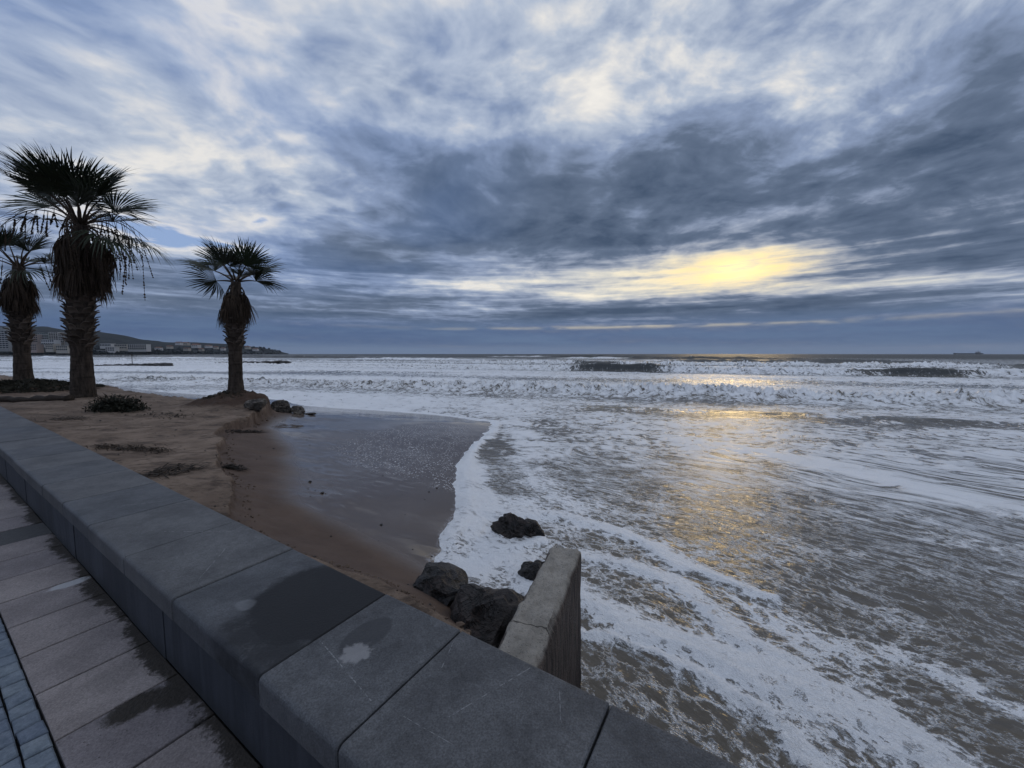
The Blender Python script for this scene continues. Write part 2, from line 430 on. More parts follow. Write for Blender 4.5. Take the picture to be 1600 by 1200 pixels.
wall = tag(empty('seat_wall', (0, 0, ZP), WROT), 'long low seat wall of dark grey stone between promenade and beach', 'wall')
W0, W1 = -2.6, 46.0
joints = [W0, -1.15, -0.40, 0.378, 1.049, 1.540, 2.402, 3.156, 3.966, 4.76]
while joints[-1] < W1: joints.append(joints[-1] + random.choice((0.78, 0.80, 0.83)))
def coping_mesh(w0, w1, dn, dzz):
    nf, nb, zt, zb, r = 0.655 + dn, 1.255, 0.437 + dzz, 0.318, 0.022
    prof = [(nf + 0.006, zb)] + [(nf, zb + 0.008)]
    for k in range(6):
        a = math.pi - k / 5 * math.pi / 2; prof.append((nf + r + r * math.cos(a), zt - r + r * math.sin(a)))
    for k in range(4):
        a = math.pi / 2 - k / 3 * math.pi / 2; prof.append((nb - .014 + .014 * math.cos(a), zt - .014 + .014 * math.sin(a)))
    prof.append((nb, zb)); c = len(prof); V, Fc = [], []
    cy, cz = (nf + nb) / 2, (zt + zb) / 2
    for x, ins in ((-w1 + .004, .005), (-w1 + .009, 0), (-w0 - .009, 0), (-w0 - .004, .005)):
        for (y, z) in prof:
            V.append((x, y + math.copysign(min(ins, abs(cy - y)), cy - y), z + math.copysign(ins, cz - z)))
    for i in range(3):
        for j in range(c): Fc.append((i * c + j, i * c + (j + 1) % c, (i + 1) * c + (j + 1) % c, (i + 1) * c + j))
    Fc.append(tuple(range(c))); Fc.append(tuple(3 * c + j for j in range(c))[::-1])
    me = mesh('coping_stone', V, Fc); bm = bmesh.new(); bm.from_mesh(me); bmesh.ops.recalc_face_normals(bm, faces=bm.faces); bm.to_mesh(me); bm.free()
    return me
for i, (a, b) in enumerate(zip(joints[:-1], joints[1:])):
    o = link('coping_stone', coping_mesh(a, b, random.uniform(-.004, .004) + (-.006 if b <= 1.6 and b > 1 else 0), random.uniform(-.0025, .0025)), M_COP, wall)
    if i == 5: o['label'] = 'dark wet coping stone with spilled water'
    if i == 4: o['label'] = 'coping stone with a drying footprint and pale crust'
fj = [W0, -1.3, -0.3, 0.55, 1.595, 2.64, 3.27, 3.79, 4.58, 5.33]
while fj[-1] < W1: fj.append(fj[-1] + random.choice((0.62, 0.78, 0.80)))
for a, b in zip(fj[:-1], fj[1:]):
    dn = random.uniform(-.003, .003)
    V, Fc = box_v(-b + .003, -a - .003, 0.678 + dn, 0.72, 0.0, 0.314)
    link('facing_stone', mesh('facing_stone', V, Fc), M_FACE, wall)
V, Fc = box_v(-W1, -W0, 0.700, 1.245, -0.05, 0.317); link('core', mesh('core', V, Fc), M_CORE, wall)
V, Fc = box_v(-W1, -W0, 0.74, 1.235, -2.4, -0.051); link('sea_face', mesh('sea_face', V, Fc), M_SEAFACE, wall)

# --- paving
def slab_mat():
    m, q = material('paving_slab'); w, n, z, P_ = wn_nodes(q)
    g = q.noise(P_, 130.0, 3, 0.75); blot = q.noise(P_, 4.0, 5, 0.62); gr = q.noise(P_, 45.0, 4, 0.6)
    col = q.mix(blot.ss(0.3, 0.7), (0.190, 0.172, 0.172), (0.262, 0.238, 0.236))
    col = q.cmul(col, q.ramp(g, [(0.3, (0.66,) * 3), (0.7, (1.35,) * 3)]))
    col = q.cmul(col, q.ramp(q.rnd(), [(0, (0.80, 0.80, 0.84)), (1, (1.14, 1.12, 1.10))]))
    # soil and moss along the foot of the wall, a patch where it has washed out
    rag = q.noise(P_, 11.0, 6, 0.7); rag2 = q.noise(P_, 55.0, 3, 0.6)
    reach = (w._m('PINGPONG', 0.55) - 0.25) * 0.10
    soil = (n + (rag - 0.5) * 0.22 + (rag2 - 0.5) * 0.05 + reach).ss(0.600, 0.650)
    soil = soil.mx(ell(q, w, n, P_, 2.40, 0.50, 0.072, 0.115, 0.45, 30.0, 0.22)).mx(ell(q, w, n, P_, 2.33, 0.62, 0.10, 0.08, 0.45, 30.0, 0.2))
    specks = q.vor(P_, 26.0).ss(0.10, 0.06) * q.noise(P_, 2.4, 3).ss(0.52, 0.62)
    soil = soil.mx(specks * 0.7)
    col = q.mix(soil * 0.95, col, q.mix(rag2, (0.012, 0.011, 0.010), (0.045, 0.038, 0.030)))
    drop = ell(q, w, n, P_, 4.12, 0.56, 0.05, 0.10, 0.75, 18.0, 0.2); col = q.mix(drop * 0.6, col, (0.52, 0.54, 0.57))
    smear = ell(q, w, n, P_, 2.72, 0.50, 0.10, 0.10, 0.7, 7.0, 0.5); col = q.mix(smear * 0.25, col, (0.08, 0.075, 0.075))
    finish(q, principled(q, col, 0.82, q.bump(g * 0.5 + gr + soil * (0.8 + rag2 * 2.0), 0.8, 0.004), 0.25)); return m
def sett_mat():
    m, q = material('paving_sett'); P_ = q.pos(); g = q.noise(P_, 150.0, 4, 0.7); b = q.noise(P_, 20.0, 4, 0.6)
    col = q.mix(b.ss(0.3, 0.7), (0.115, 0.145, 0.185), (0.190, 0.225, 0.270))
    col = q.cmul(col, q.ramp(g, [(0.25, (0.75,) * 3), (0.75, (1.25,) * 3)]))
    col = q.cmul(col, q.ramp(q.rnd(), [(0, (0.78, 0.8, 0.86)), (1, (1.12, 1.1, 1.04))]))
    finish(q, principled(q, col, 0.75, q.bump(g + b, 0.9, 0.004), 0.3)); return m
M_SLAB, M_SETT = slab_mat(), sett_mat()
M_BED = simple_mat('jointing_soil', (0.012, 0.011, 0.010), 0.95, 0.4, 30.0, 0.01)
M_GRATE = simple_mat('channel_cover', (0.05, 0.05, 0.052), 0.7, 0.3, 40.0, 0.004)
V = [(-60, -30, -0.032), (8, -30, -0.032), (8, 0.70, -0.032), (-60, 0.70, -0.032)]
prom = tag(link('promenade', mesh('promenade', V, [(0, 1, 2, 3)]), M_BED, None, (0, 0, ZP), (0, 0, WROT)), kind='structure')
PW = 0.4265
sm = bevel_box('paving_slab', 0.006, PW - 0.006, 0.258, 0.676, -0.031, 0.0, 0.003)
for k in range(-9, 80):
    w0 = 2.042 + k * PW
    if k == 8:
        V, Fc = box_v(-w0 - PW + .0035, -w0 - .0035, 0.256, 0.676, -0.015, -0.004)
        o = link('channel_cover', mesh('channel_cover', V, Fc), M_GRATE, prom); o['label'] = 'dark channel cover set between the slabs'; continue
    link('paving_slab', sm, M_SLAB, prom, (-w0 - PW, random.uniform(-.002, .002), random.uniform(-.0012, .0012)), (0, 0, random.uniform(-.002, .002)))
V = [(-60, -30, 0), (8, -30, 0), (8, -0.44, 0), (-60, -0.44, 0)]
link('paving_field', mesh('paving_field', V, [(0, 1, 2, 3)]), M_SLAB, prom)
sett_meshes = []
for k in range(6):
    a, b = random.uniform(-.006, .006), random.uniform(-.006, .006)
    me = bevel_box('paving_sett', 0.004, 0.1026, 0.0, 0.0755, -0.031, 0.0, 0.005)
    for v in me.vertices:
        if v.co.x > 0.05: v.co.x += a * (v.co.y / 0.0755 - 0.5) * 2
        else: v.co.x += b * (v.co.y / 0.0755 - 0.5) * 2
    sett_meshes.append(me)
for row in range(7):
    off = (row % 2) * 0.05 + random.uniform(-.01, .01)
    for k in range(34 if row < 4 else 16):
        link('paving_sett', random.choice(sett_meshes), M_SETT, prom,
             (-(1.4 + off + (k + 1) * 0.1066), 0.175 - row * 0.083 + random.uniform(-.002, .002), random.uniform(-.003, .001)), (0, 0, random.uniform(-.03, .03)))

# ================================================================== beach
def P2(u, v, z): return at(u, v, z)[:2]
shore_px = [(683, 886), (699, 858), (697, 838), (712, 812), (721, 785), (719, 745), (726, 715), (748, 690), (772, 660), (740, 655), (690, 648), (600, 641), (480, 633)]
shore = [np.array(p) for p in [(0.30, 2.85), (0.08, 3.2), (-0.30, 3.95)]] + [P2(u, v, 0.03) for u, v in shore_px]
shore += [np.array(p) for p in [(-15, 23.5), (-26, 28.0), (-38, 35.5), (-68, 52), (-150, 100), (-420, 290)]]
shore = smooth_line(shore, 4)
scarp_px = [(406, 641, 1.12), (392, 651, 1.12), (372, 655, 1.12), (352, 668, 1.10), (344, 690, 1.10), (351, 712, 1.08), (346, 724, 1.08), (361, 742, 1.08), (361, 778, 1.07),
            (368, 803, 1.05), (380, 817, 1.03), (440, 842, 0.99), (520, 870, 0.96), (600, 894, 0.94), (640, 919, 0.93), (690, 950, 0.92), (735, 980, 0.92)]
scarp = [np.array(p) for p in [(-420, 255), (-120, 76), (-40, 29.5), (-27, 22.0), (-19, 17.6), (-13.5, 14.2), (-10.2, 12.7), (-8.6, 12.75), (-7.6, 12.1)]] + [P2(*p) for p in scarp_px]
scarp = smooth_line(scarp, 4)
land_poly = [tuple(WN(1.0, 0.9)), tuple(WN(1.0, 1.2))] + [tuple(p) for p in shore] + [(-420, 100), tuple(WN(300, 0.9))]
plat_poly = [tuple(p) for p in scarp] + [tuple(WN(0.9, 1.2)), tuple(WN(0.9, 0.6)), tuple(WN(300, 0.6)), (-600, 200)]
PALM_L = at(131, 622, 1.30); PALM_R = at(369, 611, 1.58); PALM_F = at(38, 603, 1.50)

def terrain(X, Y, fine=True):
    """height and surface state of the beach"""
    w = X * wv[0] + Y * wv[1]; jk = 0.15 + 0.85 * sstep(w, 3.2, 6.0)
    jx = X + jk * 0.16 * fbm(X * 0.9, Y * 0.9, 3, seed=4.0) + jk * 0.05 * fbm(X * 5, Y * 5, 2, seed=9.0)
    jy = Y + jk * 0.16 * fbm(X * 0.9, Y * 0.9, 3, seed=14.0) + jk * 0.05 * fbm(X * 5, Y * 5, 2, seed=19.0)
    sd_shore = lambda x, y: np.where(inside(x, y, land_poly), 1, -1) * poly_dist(x, y, shore)
    sd_scarp = lambda x, y: np.where(inside(x, y, plat_poly), 1, -1) * poly_dist(x, y, scarp)
    k = 2 if min(X.shape) > 50 else 1
    ds = coarse(sd_shore, X, Y, 4) if k > 1 else sd_shore(X, Y); land = ds > 0
    dcs = coarse(sd_scarp, jx, jy, 2) if k > 1 else sd_scarp(jx, jy); plat = dcs > 0; dc = np.abs(dcs)
    w = X * wv[0] + Y * wv[1]; n = X * nv[0] + Y * nv[1]
    hs = 0.06 + 0.09 * sstep(w, 4.2, 7.5) + 0.16 * sstep(w, 9.5, 11.5)           # height of the cut bank
    top = 0.93 + 0.20 * sstep(w, 2.0, 7.0) + 0.12 * sstep(w, 11, 18)
    zb = top - hs
    face = zb * np.clip(ds, 0, None) / (np.clip(ds, 0, None) + dc + 1e-6)
    face = face * (0.72 + 0.28 * np.clip(face / (zb + 1e-6), 0, 1))               # slightly hollow profile
    under = -0.17 * np.clip(-ds, 0, 9) - 0.01
    zl = np.where(land, face, under)
    step = sstep(dcs, -0.010, 0.045 + 0.03 * fbm(X * 3, Y * 3, 2, seed=2.0))
    ztop = top + 0.05 * fbm(X * 0.35, Y * 0.35, 3, seed=5.0) + 0.018 * fbm(X * 2.2, Y * 2.2, 3, seed=6.0) - 0.05 * np.exp(-dc / 0.25) * 0
    z = zl * (1 - step) + np.maximum(ztop, zl) * step
    # banks of soil round the palm roots
    def hump(c, r, h, pw=2.0):
        dd = np.hypot(X - c[0], Y - c[1]) / r
        return h * np.exp(-np.abs(dd) ** pw)
    mR = hump(PALM_R, 1.05, 0.40, 2.4) * (0.85 + 0.5 * fbm(X * 2.5, Y * 2.5, 3, seed=8.0)); mF = hump(PALM_F, 2.1, 0.36) * (0.9 + 0.5 * fbm(X * 2, Y * 2, 3, seed=3.0)); mL = hump(PALM_L, 1.0, 0.10)
    keep = sstep(dcs, -0.30, 0.12)
    z = z + mR * keep + (mF + mL) * sstep(dcs, -1.2, 0.3)
    soil = np.clip(np.maximum(mR / 0.20 * keep, mF / 0.22), 0, 1)
    if fine:
        lump = np.abs(fbm(X * 7, Y * 7, 3, seed=11.0))
        z = z + np.exp(-(dcs / 0.16) ** 2) * (lump * 0.10 - 0.02) * sstep(hs, 0.1, 0.25)
        z = z + np.where(plat, 0.008 * fbm(X * 5, Y * 9, 4, 0.6, seed=21.0), 0.002 * fbm(X * 2, Y * 2, 2, seed=22.0))
        pit = np.clip(fbm(X * 1.3, Y * 2.6, 3, seed=31.0) - 0.30, 0, 1) * np.where(plat, 1, 0)
        z = z - pit * 0.05 * sstep(dcs, 0.2, 0.6)
    z = np.where(n < 1.20, np.minimum(z, ZP - 0.35), z)
    return z, ds, dcs, soil, w, n

def ground_at(x, y):
    return float(terrain(np.array([[float(x)]]), np.array([[float(y)]]))[0][0, 0])
def hit(u, v):
    """where the view through a picture position meets the beach or the sea"""
    r = ray(u, v); k = np.geomspace(1.2, 400, 2500)
    X = (k * r[0])[None]; Y = (k * r[1])[None]; Z = CAM_H + k * r[2]
    zt = np.maximum(terrain(X, Y, False)[0][0], 0.0)
    n = X[0] * nv[0] + Y[0] * nv[1]
    i = int(np.argmax((Z < zt) & (n > 1.26))); return np.array([X[0, i], Y[0, i], zt[i]])

wet_line = [hit(u, v)[:2] for u, v in [(470, 641), (440, 652), (408, 667), (432, 682), (444, 705), (446, 740), (452, 785), (500, 812), (560, 842), (610, 868), (650, 890), (684, 912)]]
wet_poly = [tuple(p) for p in wet_line] + [(0.3, 2.6), (3, 3), (3, 40), (-20, 40), (-14, 22)]
lace_poly = [tuple(hit(u, v)[:2]) for u, v in [(508, 705), (540, 682), (600, 666), (680, 660), (745, 665), (728, 712), (724, 772), (690, 770), (640, 754), (585, 738), (535, 724)]]

def polar(a0, a1, na, radii):
    A = np.radians(np.linspace(a0, a1, na))[None, :]; Rr = np.asarray(radii)[:, None]
    return Rr * np.sin(A), Rr * np.cos(A)
rad = [1.0]
while rad[-1] < 420: rad.append(rad[-1] + max(0.012, min(0.006 * rad[-1], 0.09) if rad[-1] < 30 else 0.02 * rad[-1]))
X, Y = polar(-88, 20, 640, rad)
Z, ds, dcs, soil, w_, n_ = terrain(X, Y)
wet = coarse(lambda x, y: np.where(inside(x, y, wet_poly), 1, -1) * poly_dist(x, y, wet_line), X, Y, 4)
wet = sstep(wet + 0.12 * fbm(X * 0.8, Y * 0.8, 3, seed=40.0), -0.30, 0.42)
wet = np.maximum(wet, np.where((dcs < 0) & (w_ > 14.0), sstep(-dcs, 0.2, 1.5), 0))
wet = np.where(dcs > 0.02, 0, wet)
lower_part = np.where(dcs > 0.03, 0, 1) * 1.0  # damp sand below the cut bank
ld = coarse(lambda x, y: np.where(inside(x, y, lace_poly), 1, -1) * poly_dist(x, y, lace_poly, True), X, Y, 4)
lace = sstep(ld + 0.30 * fbm(X * 1.2, Y * 1.2, 3, seed=50.0), -0.10, 0.55)
me = grid_mesh('beach', X, Y, Z, dict(wet=wet, lower_part=lower_part, lace=lace, soil=soil, shore=ds))

def sand_mat():
    m, q = material('beach_sand'); P_ = q.pos(); x, y, z = q.sep(P_)
    wet_, damp_, lace_, soil_, sh = (q.attr(k) for k in ('wet', 'lower_part', 'lace', 'soil', 'shore'))
    g = q.noise(P_, 160.0, 3, 0.7); b = q.noise(P_, 1.6, 6, 0.6); c = q.noise(P_, 9.0, 5, 0.65)
    ex = x * float(wv[0]) + y * float(wv[1]); ey = x * float(nv[0]) + y * float(nv[1])
    st = q.noise(q.vadd(q.xyz(x * 1.1, y * 3.6, z * 9.0), q.vscale(q.noise(P_, 0.7, 3, out=1), 1.6)), 1.0, 7, 0.70)
    dry = q.mix(b.ss(0.32, 0.68), (0.140, 0.101, 0.076), (0.240, 0.180, 0.138))
    dry = q.mix(st.ss(0.52, 0.64) * 0.75, dry, (0.050, 0.034, 0.026))
    dry = q.mix(c.ss(0.54, 0.68) * 0.6, dry, (0.050, 0.036, 0.028)); dry = q.mix(q.noise(q.xyz(x * 3.0, y * 9.0, z * 12.0), 1.0, 5, 0.7).ss(0.56, 0.66) * 0.6, dry, (0.040, 0.029, 0.023))
    dmp = q.mix(b.ss(0.3, 0.7), (0.074, 0.048, 0.036), (0.104, 0.070, 0.053))
    col = q.mix(damp_, dry, dmp)
    col = q.mix(wet_ * 0.8, col, (0.125, 0.100, 0.084))
    col = q.mix(soil_.ss(0.2, 0.8) * 0.85, col, q.mix(c, (0.020, 0.013, 0.010), (0.085, 0.045, 0.030)))
    col = q.cmul(col, q.ramp(g, [(0.2, (0.75,) * 3), (0.8, (1.25,) * 3)]))
    pebble = q.vor(P_, 3.2).ss(0.050, 0.036) * q.noise(P_, 0.9, 2).ss(0.50, 0.56) * (1.0 - wet_)
    col = q.mix(pebble * 0.85, col, (0.022, 0.018, 0.016))
    # flecks of old foam left on the wet sand
    vv = q.vadd(q.xyz(x * 1.0, y * 0.7, 0.0), q.vscale(q.noise(P_, 7.0, 2, 0.5, out=1), 0.10))
    fl = q.vor(vv, 22.0).ss(0.36, 0.20) * q.noise(q.xyz(x * 5.0, y * 1.6, 0.0), 1.0, 4).ss(0.36, 0.52) * lace_
    col = q.mix(fl * 0.85, col, (0.62, 0.64, 0.68))
    rim = (sh + (c - 0.5) * 0.25).ss(0.16, 0.02) * q.vor(vv, 24.0, 'DISTANCE_TO_EDGE').ss(0.16, 0.05)
    col = q.mix(rim * 0.55, col, (0.62, 0.64, 0.68))
    rough = 0.9 - damp_ * 0.18 - wet_ * 0.60 + fl * 0.4
    h = g * (1.0 - wet_) * 0.5 + c * (1.0 - wet_) * (5.0 - damp_ * 3.0) - st.ss(0.46, 0.62) * (1.0 - damp_) * 2.0 + st * (1.0 - damp_) * 3.0
    ripple = q.noise(q.xyz(ex * 3.0, ey * 1.0, 0.0), 2.0, 3, 0.5)
    nrm = q.bump(h + ripple * wet_ * 0.20 + fl * 0.8, 0.9, 0.008)
    finish(q, principled(q, col, rough, nrm, wet_ * 0.35 + 0.45, **{'IOR': 1.38})); return m
M_SAND = sand_mat()
beach = tag(link('beach', me, M_SAND), kind='structure')
# one sheet of sea bed and hinterland under everything, to the horizon
V = [(-15000, -3000, -3.2), (15000, -3000, -3.2), (15000, 15000, -3.2), (-15000, 15000, -3.2)]
tag(link('ground', mesh('ground', V, [(0, 1, 2, 3)]), simple_mat('sea_bed', (0.10, 0.08, 0.06), 0.9, 0.3, 0.2)), kind='structure')

# ================================================================== sea
rad = [1.9]
while rad[-1] < 14000:
    r_ = rad[-1]
    rad.append(r_ + (0.0075 * r_ if r_ < 22 else 0.17 if r_ < 36 else 0.30 if r_ < 48 else 0.21 if r_ < 82 else 0.5 if r_ < 130 else 0.012 * r_ if r_ < 500 else 0.06 * r_))
X, Y = polar(-84, 66, 860, rad)
RR = np.hypot(X, Y)
def base_foam_field(X, Y):
    """how much of the water is covered by foam, from the look of each stretch of the sea"""
    ctrl = [(760, 690, .42), (800, 670, .50), (830, 740, .60), (780, 760, .40), (880, 700, .72), (900, 780, .62), (1000, 700, .74), (1000, 790, .56), (1100, 740, .64), (1100, 810, .46),
            (1200, 700, .74), (1200, 800, .48), (1180, 860, .42), (1300, 740, .72), (1300, 850, .46), (1400, 780, .66), (1400, 890, .44), (1500, 820, .62), (1550, 900, .46), (1500, 960, .30), (1590, 1000, .28),
            (1400, 980, .44), (1250, 930, .46), (1120, 890, .46), (1300, 1030, .52), (1450, 1080, .42), (1560, 1140, .40), (1040, 930, .40), (960, 915, .46), (1130, 1000, .62), (1200, 980, .55),
            (950, 1060, .46), (1050, 1110, .44), (1120, 1160, .46), (930, 1010, .45), (1000, 1030, .46), (1500, 1190, .40), (1590, 740, .76), (1590, 860, .60),
            (720, 870, .62), (760, 850, .70), (760, 900, .60), (860, 840, .62), (800, 800, .84), (930, 850, .54), (740, 760, .86), (820, 880, .72),
            (600, 630, .86), (800, 640, .84), (1000, 660, .80), (1200, 665, .72), (1400, 680, .72), (1590, 690, .74), (900, 625, .80), (1300, 640, .78), (1550, 655, .80),
            (500, 600, .86), (300, 600, .80), (150, 585, .74), (0, 575, .70), (500, 575, .74), (300, 572, .76), (100, 566, .74), (650, 600, .88), (760, 585, .74), (900, 590, .66), (1100, 592, .70), (1300, 600, .74), (1500, 610, .74),
            (700, 566, .56), (1000, 566, .46), (1300, 568, .46), (1550, 570, .48), (500, 562, .48), (250, 560, .55), (800, 557, .22), (1300, 557, .20), (500, 556, .28), (1550, 557, .22), (800, 554, .10), (300, 555, .3)]
    pts = np.array([list(at(u, v, 0)[:2]) + [dv] for u, v, dv in ctrl])
    def key(x, y):
        return np.arctan2(x, y) * 2.2, np.log(np.maximum(np.hypot(x, y), 0.5)) * 1.6
    kx, ky = key(X, Y); cx, cy = key(pts[:, 0], pts[:, 1])
    num = np.zeros_like(X); den = np.zeros_like(X)
    for a, b, v in zip(cx, cy, pts[:, 2]):
        wgt = 1.0 / (((kx - a) ** 2 + (ky - b) ** 2) + 0.004) ** 1.7
        num += wgt * v; den += wgt
    f = num / den; rr = np.hypot(X, Y)
    f = f - 0.055 * sstep(rr, 7, 11) * (1 - sstep(rr, 20, 30)) * (1 - sstep(f, .80, .88))
    return np.where(f < .84, f - 0.055 * (1 - sstep(rr, 9, 34)) * (1 - sstep(f, .70, .84)), f)
foam = coarse(base_foam_field, X, Y, 6)
h = np.zeros_like(X)
# --- swash ribbons of thick foam close in: (picture points on the water, half width in m, strength, thickness)
ribbons = [
    ([(748, 690), (733, 715), (731, 745), (742, 780), (775, 797), (850, 800), (905, 812), (960, 830), (1015, 850), (1060, 880), (1130, 903), (1210, 930)], [.10, .15, .26, .34, .26, .15, .15, .14, .13, .11, .08, .05], .97, .06),
    ([(905, 868), (1000, 884), (1060, 915), (1120, 960), (1170, 995), (1215, 1022)], [.13, .12, .12, .11, .10, .08], .95, .05),
    ([(908, 925), (950, 958), (1025, 985), (1100, 1012), (1200, 1048), (1275, 1080), (1350, 1115), (1425, 1157), (1490, 1200), (1560, 1250)], [.16, .13, .11, .14, .19, .20, .19, .17, .16, .15], .95, .055),
    ([(906, 985), (965, 992), (1025, 1018), (1080, 1047), (1150, 1083), (1210, 1128), (1275, 1182), (1330, 1235)], [.05, .045, .045, .05, .06, .07, .08, .08], .96, .05),
    ([(702, 850), (716, 822), (745, 812), (735, 838), (760, 852), (800, 850), (850, 842)], [.14, .14, .12, .10, .14, .10, .08], .95, .05),
    ([(735, 885), (790, 868), (815, 885), (840, 925), (850, 960)], [.20, .14, .13, .16, .15], .97, .05),
    ([(800, 655), (822, 690), (826, 730), (862, 765), (900, 800)], [.40, .40, .30, .20, .10], .72, .02),
    ([(1080, 690), (1180, 705), (1330, 730), (1480, 770), (1600, 800)], [.5, .4, .4, .4, .4], .80, .04),
    ([(1150, 935), (1250, 985), (1330, 1010), (1420, 1030), (1600, 1110)], [.10, .12, .12, .10, .10], .70, .02),
]
for pts, wid, st, th in ribbons:
    wp = [at(u, v, 0.02)[:2] for u, v in pts]
    best = np.full(X.shape, 9.0); sel = RR < 26
    xs = X[sel] + 0.14 * fbm(X[sel] * 1.6, Y[sel] * 1.6, 5, 0.6, seed=60.0); ys = Y[sel] + 0.14 * fbm(X[sel] * 1.6, Y[sel] * 1.6, 5, 0.6, seed=70.0)
    line = smooth_line(wp, 5); ww = 1.12 * np.interp(np.linspace(0, len(wid) - 1, len(line)), range(len(wid)), wid)
    b_ = np.full(xs.shape, 9.0)
    for k in range(len(line) - 1):
        a, c = line[k], line[k + 1]; e = c - a; L = float(e @ e) + 1e-9
        q_ = np.clip(((xs - a[0]) * e[0] + (ys - a[1]) * e[1]) / L, 0, 1)
        dd = np.hypot(xs - a[0] - q_ * e[0], ys - a[1] - q_ * e[1]) / (ww[k] + (ww[k + 1] - ww[k]) * q_)
        b_ = np.minimum(b_, dd)
    best[sel] = b_
    m_ = 1 - sstep(best, 0.35, 2.0)
    foam = np.maximum(foam, foam * (1 - m_) + st * m_)
    h += 0.6 * th * (1 - sstep(best, 0.3, 1.5)) * (RR < 26)
# --- shore edge: the swash front is a low rounded lip of foam
dsh = coarse(lambda x, y: np.where(inside(x, y, land_poly), -1, 1) * poly_dist(x, y, shore), X, Y, 4)
near = RR < 30
h += np.where(near, 0.045 * np.exp(-(np.clip(dsh - 0.14, -1, 9) / 0.16) ** 2), 0)
foam = np.where(near & (RR < 14), np.maximum(foam, 0.80 * np.exp(-(np.clip(dsh, 0, 9) / 0.12) ** 2)), foam)
far_edge = near & (RR >= 12); foam = np.where(far_edge, np.maximum(foam, 0.93 * np.exp(-(np.clip(dsh, 0, 9) / 0.5) ** 2)), foam)
# --- breakers
def crest(k, s0, A, Lf, Lb, wob, seed, a_of_t, br_of_t, lump, front_foam=.93):
    """one wave: crest where Y + k X = s0, steep towards the shore, broken where br_of_t is 1"""
    global h, foam
    sr = Y + k * X - s0; sel = (RR > 10) & (sr > -8 * Lf - 2 * wob - 1) & (sr < 4.5 * Lb + 2 * wob)
    x, y = X[sel], Y[sel]; tt = x - k * y
    s = y + k * x - s0 - wob * fbm(tt / 22.0, tt * 0 + seed, 3, seed=seed)
    a = A * a_of_t(tt) * (0.80 + 0.5 * fbm(tt / 9.0, tt * 0 + 3.3, 3, seed=seed + 5))
    br = br_of_t(tt)
    Lf_ = Lf * (1 + 0.9 * br)
    prof = np.where(s < 0, np.exp(-(np.abs(s) / Lf_) ** 1.6), np.exp(-(s / Lb) ** 1.3))
    rough_ = lump * (np.abs(fbm(x * 1.6, y * 1.6, 4, 0.6, seed + 9)) - 0.12) * prof * (0.05 + br)
    hh = a * prof * (1 - 0.12 * br) + rough_
    h[sel] += hh
    back = np.where(s >= 0, np.exp(-s / (Lb * 0.9)), 0); frontz = (s < 0) * np.exp(-(np.abs(s) / (Lf_ * 1.6)) ** 2)
    amp = np.clip(a / A, 0, 1)
    f = foam[sel]
    mot = 0.30 * fbm(x * 0.9, y * 0.9, 4, 0.6, seed=seed + 2)
    f = f + (front_foam + mot - f) * np.clip((frontz + back * 0.5) * br * amp * 1.2, 0, 1)
    f = f * (1 - np.clip((1 - br) * (frontz * 0.97 + back * .75) * amp, 0, 1))                       # dark glassy face
    lip = np.exp(-((s - 0.15) / 0.30) ** 2) * (1 - br) * amp * sstep(fbm(tt / 3.0, tt * 0, 3, seed=seed + 7), -0.35, 0.2); f = np.maximum(f, 0.75 * lip)
    trough = np.exp(-((s + Lf_ * 2.8) / (Lf_ * 1.8)) ** 2) * amp * (1 - br * .35); f = f * (1 - 0.66 * trough)
    foam[sel] = np.clip(f, 0, 1)
def win(*spans):
    def g(tt):
        r = np.zeros_like(tt)
        for a, b, e in spans: r = np.maximum(r, sstep(tt, a - e, a + e) * (1 - sstep(tt, b - e, b + e)))
        return r
    return g
one = lambda tt: np.ones_like(tt)
fade = lambda a, b: (lambda tt: sstep(tt, a, b))
inv = lambda g: (lambda tt: 1 - g(tt))
crest(.31, 27.9, .80, .55, 3.0, 1.0, 1.0, lambda tt: 0.35 + .65 * sstep(tt, -26, -12), one, .55, .74)
crest(.33, 21.3, .10, .35, .7, .8, 2.0, fade(-8, 2), lambda tt: .45 + .4 * np.sin(tt * .9), .05, .7)
barrel = win((-16, -2, 3.0), (23, 34, 3.0), (42.5, 54, 3.0))
crest(.42, 67.5, 1.28, .55, 4.5, 1.0, 5.0, lambda tt: .30 + .48 * sstep(tt, -52, -30) + .22 * barrel(tt), inv(barrel), .70, .82)
crest(.30, 49.0, .22, 1.0, 3.0, 2.0, 6.0, one, one, .12, .85)
crest(.40, 104.0, 1.20, .9, 6.0, 3.0, 7.0, lambda tt: .4 + .6 * sstep(tt, -90, -30), inv(win((-22, -12, 3), (60, 75, 4))), .9, .8)
crest(.35, 86.0, .45, .8, 4.0, 2.0, 8.0, one, one, .3, .9)
crest(.35, 150.0, 1.45, 1.6, 8.0, 5.0, 9.0, lambda tt: .55 + .45 * np.sin(tt / 23.0), inv(win((-62, -40, 4), (10, 95, 8))), .5)
crest(.30, 225.0, 1.7, 3.0, 12.0, 8.0, 10.0, lambda tt: .5 + .5 * np.sin(tt / 41.0 + 1), win((-110, -82, 5), (-40, 0, 9), (120, 200, 9)), .5)
crest(.28, 340.0, 1.7, 5.0, 20.0, 12.0, 12.0, lambda tt: .4 + .6 * np.sin(tt / 63.0 + 2), win((-120, -60, 9), (160, 220, 9)), .4)
# inner bores on the sheltered left side
for s0, A, sd in ((34.0, .16, 20.0), (40.0, .20, 21.0), (58.0, .35, 22.0)):
    crest(.05, s0, A, .8, 2.5, 1.5, sd, lambda tt: 1 - sstep(tt, -14, -4), one, .12, .93)
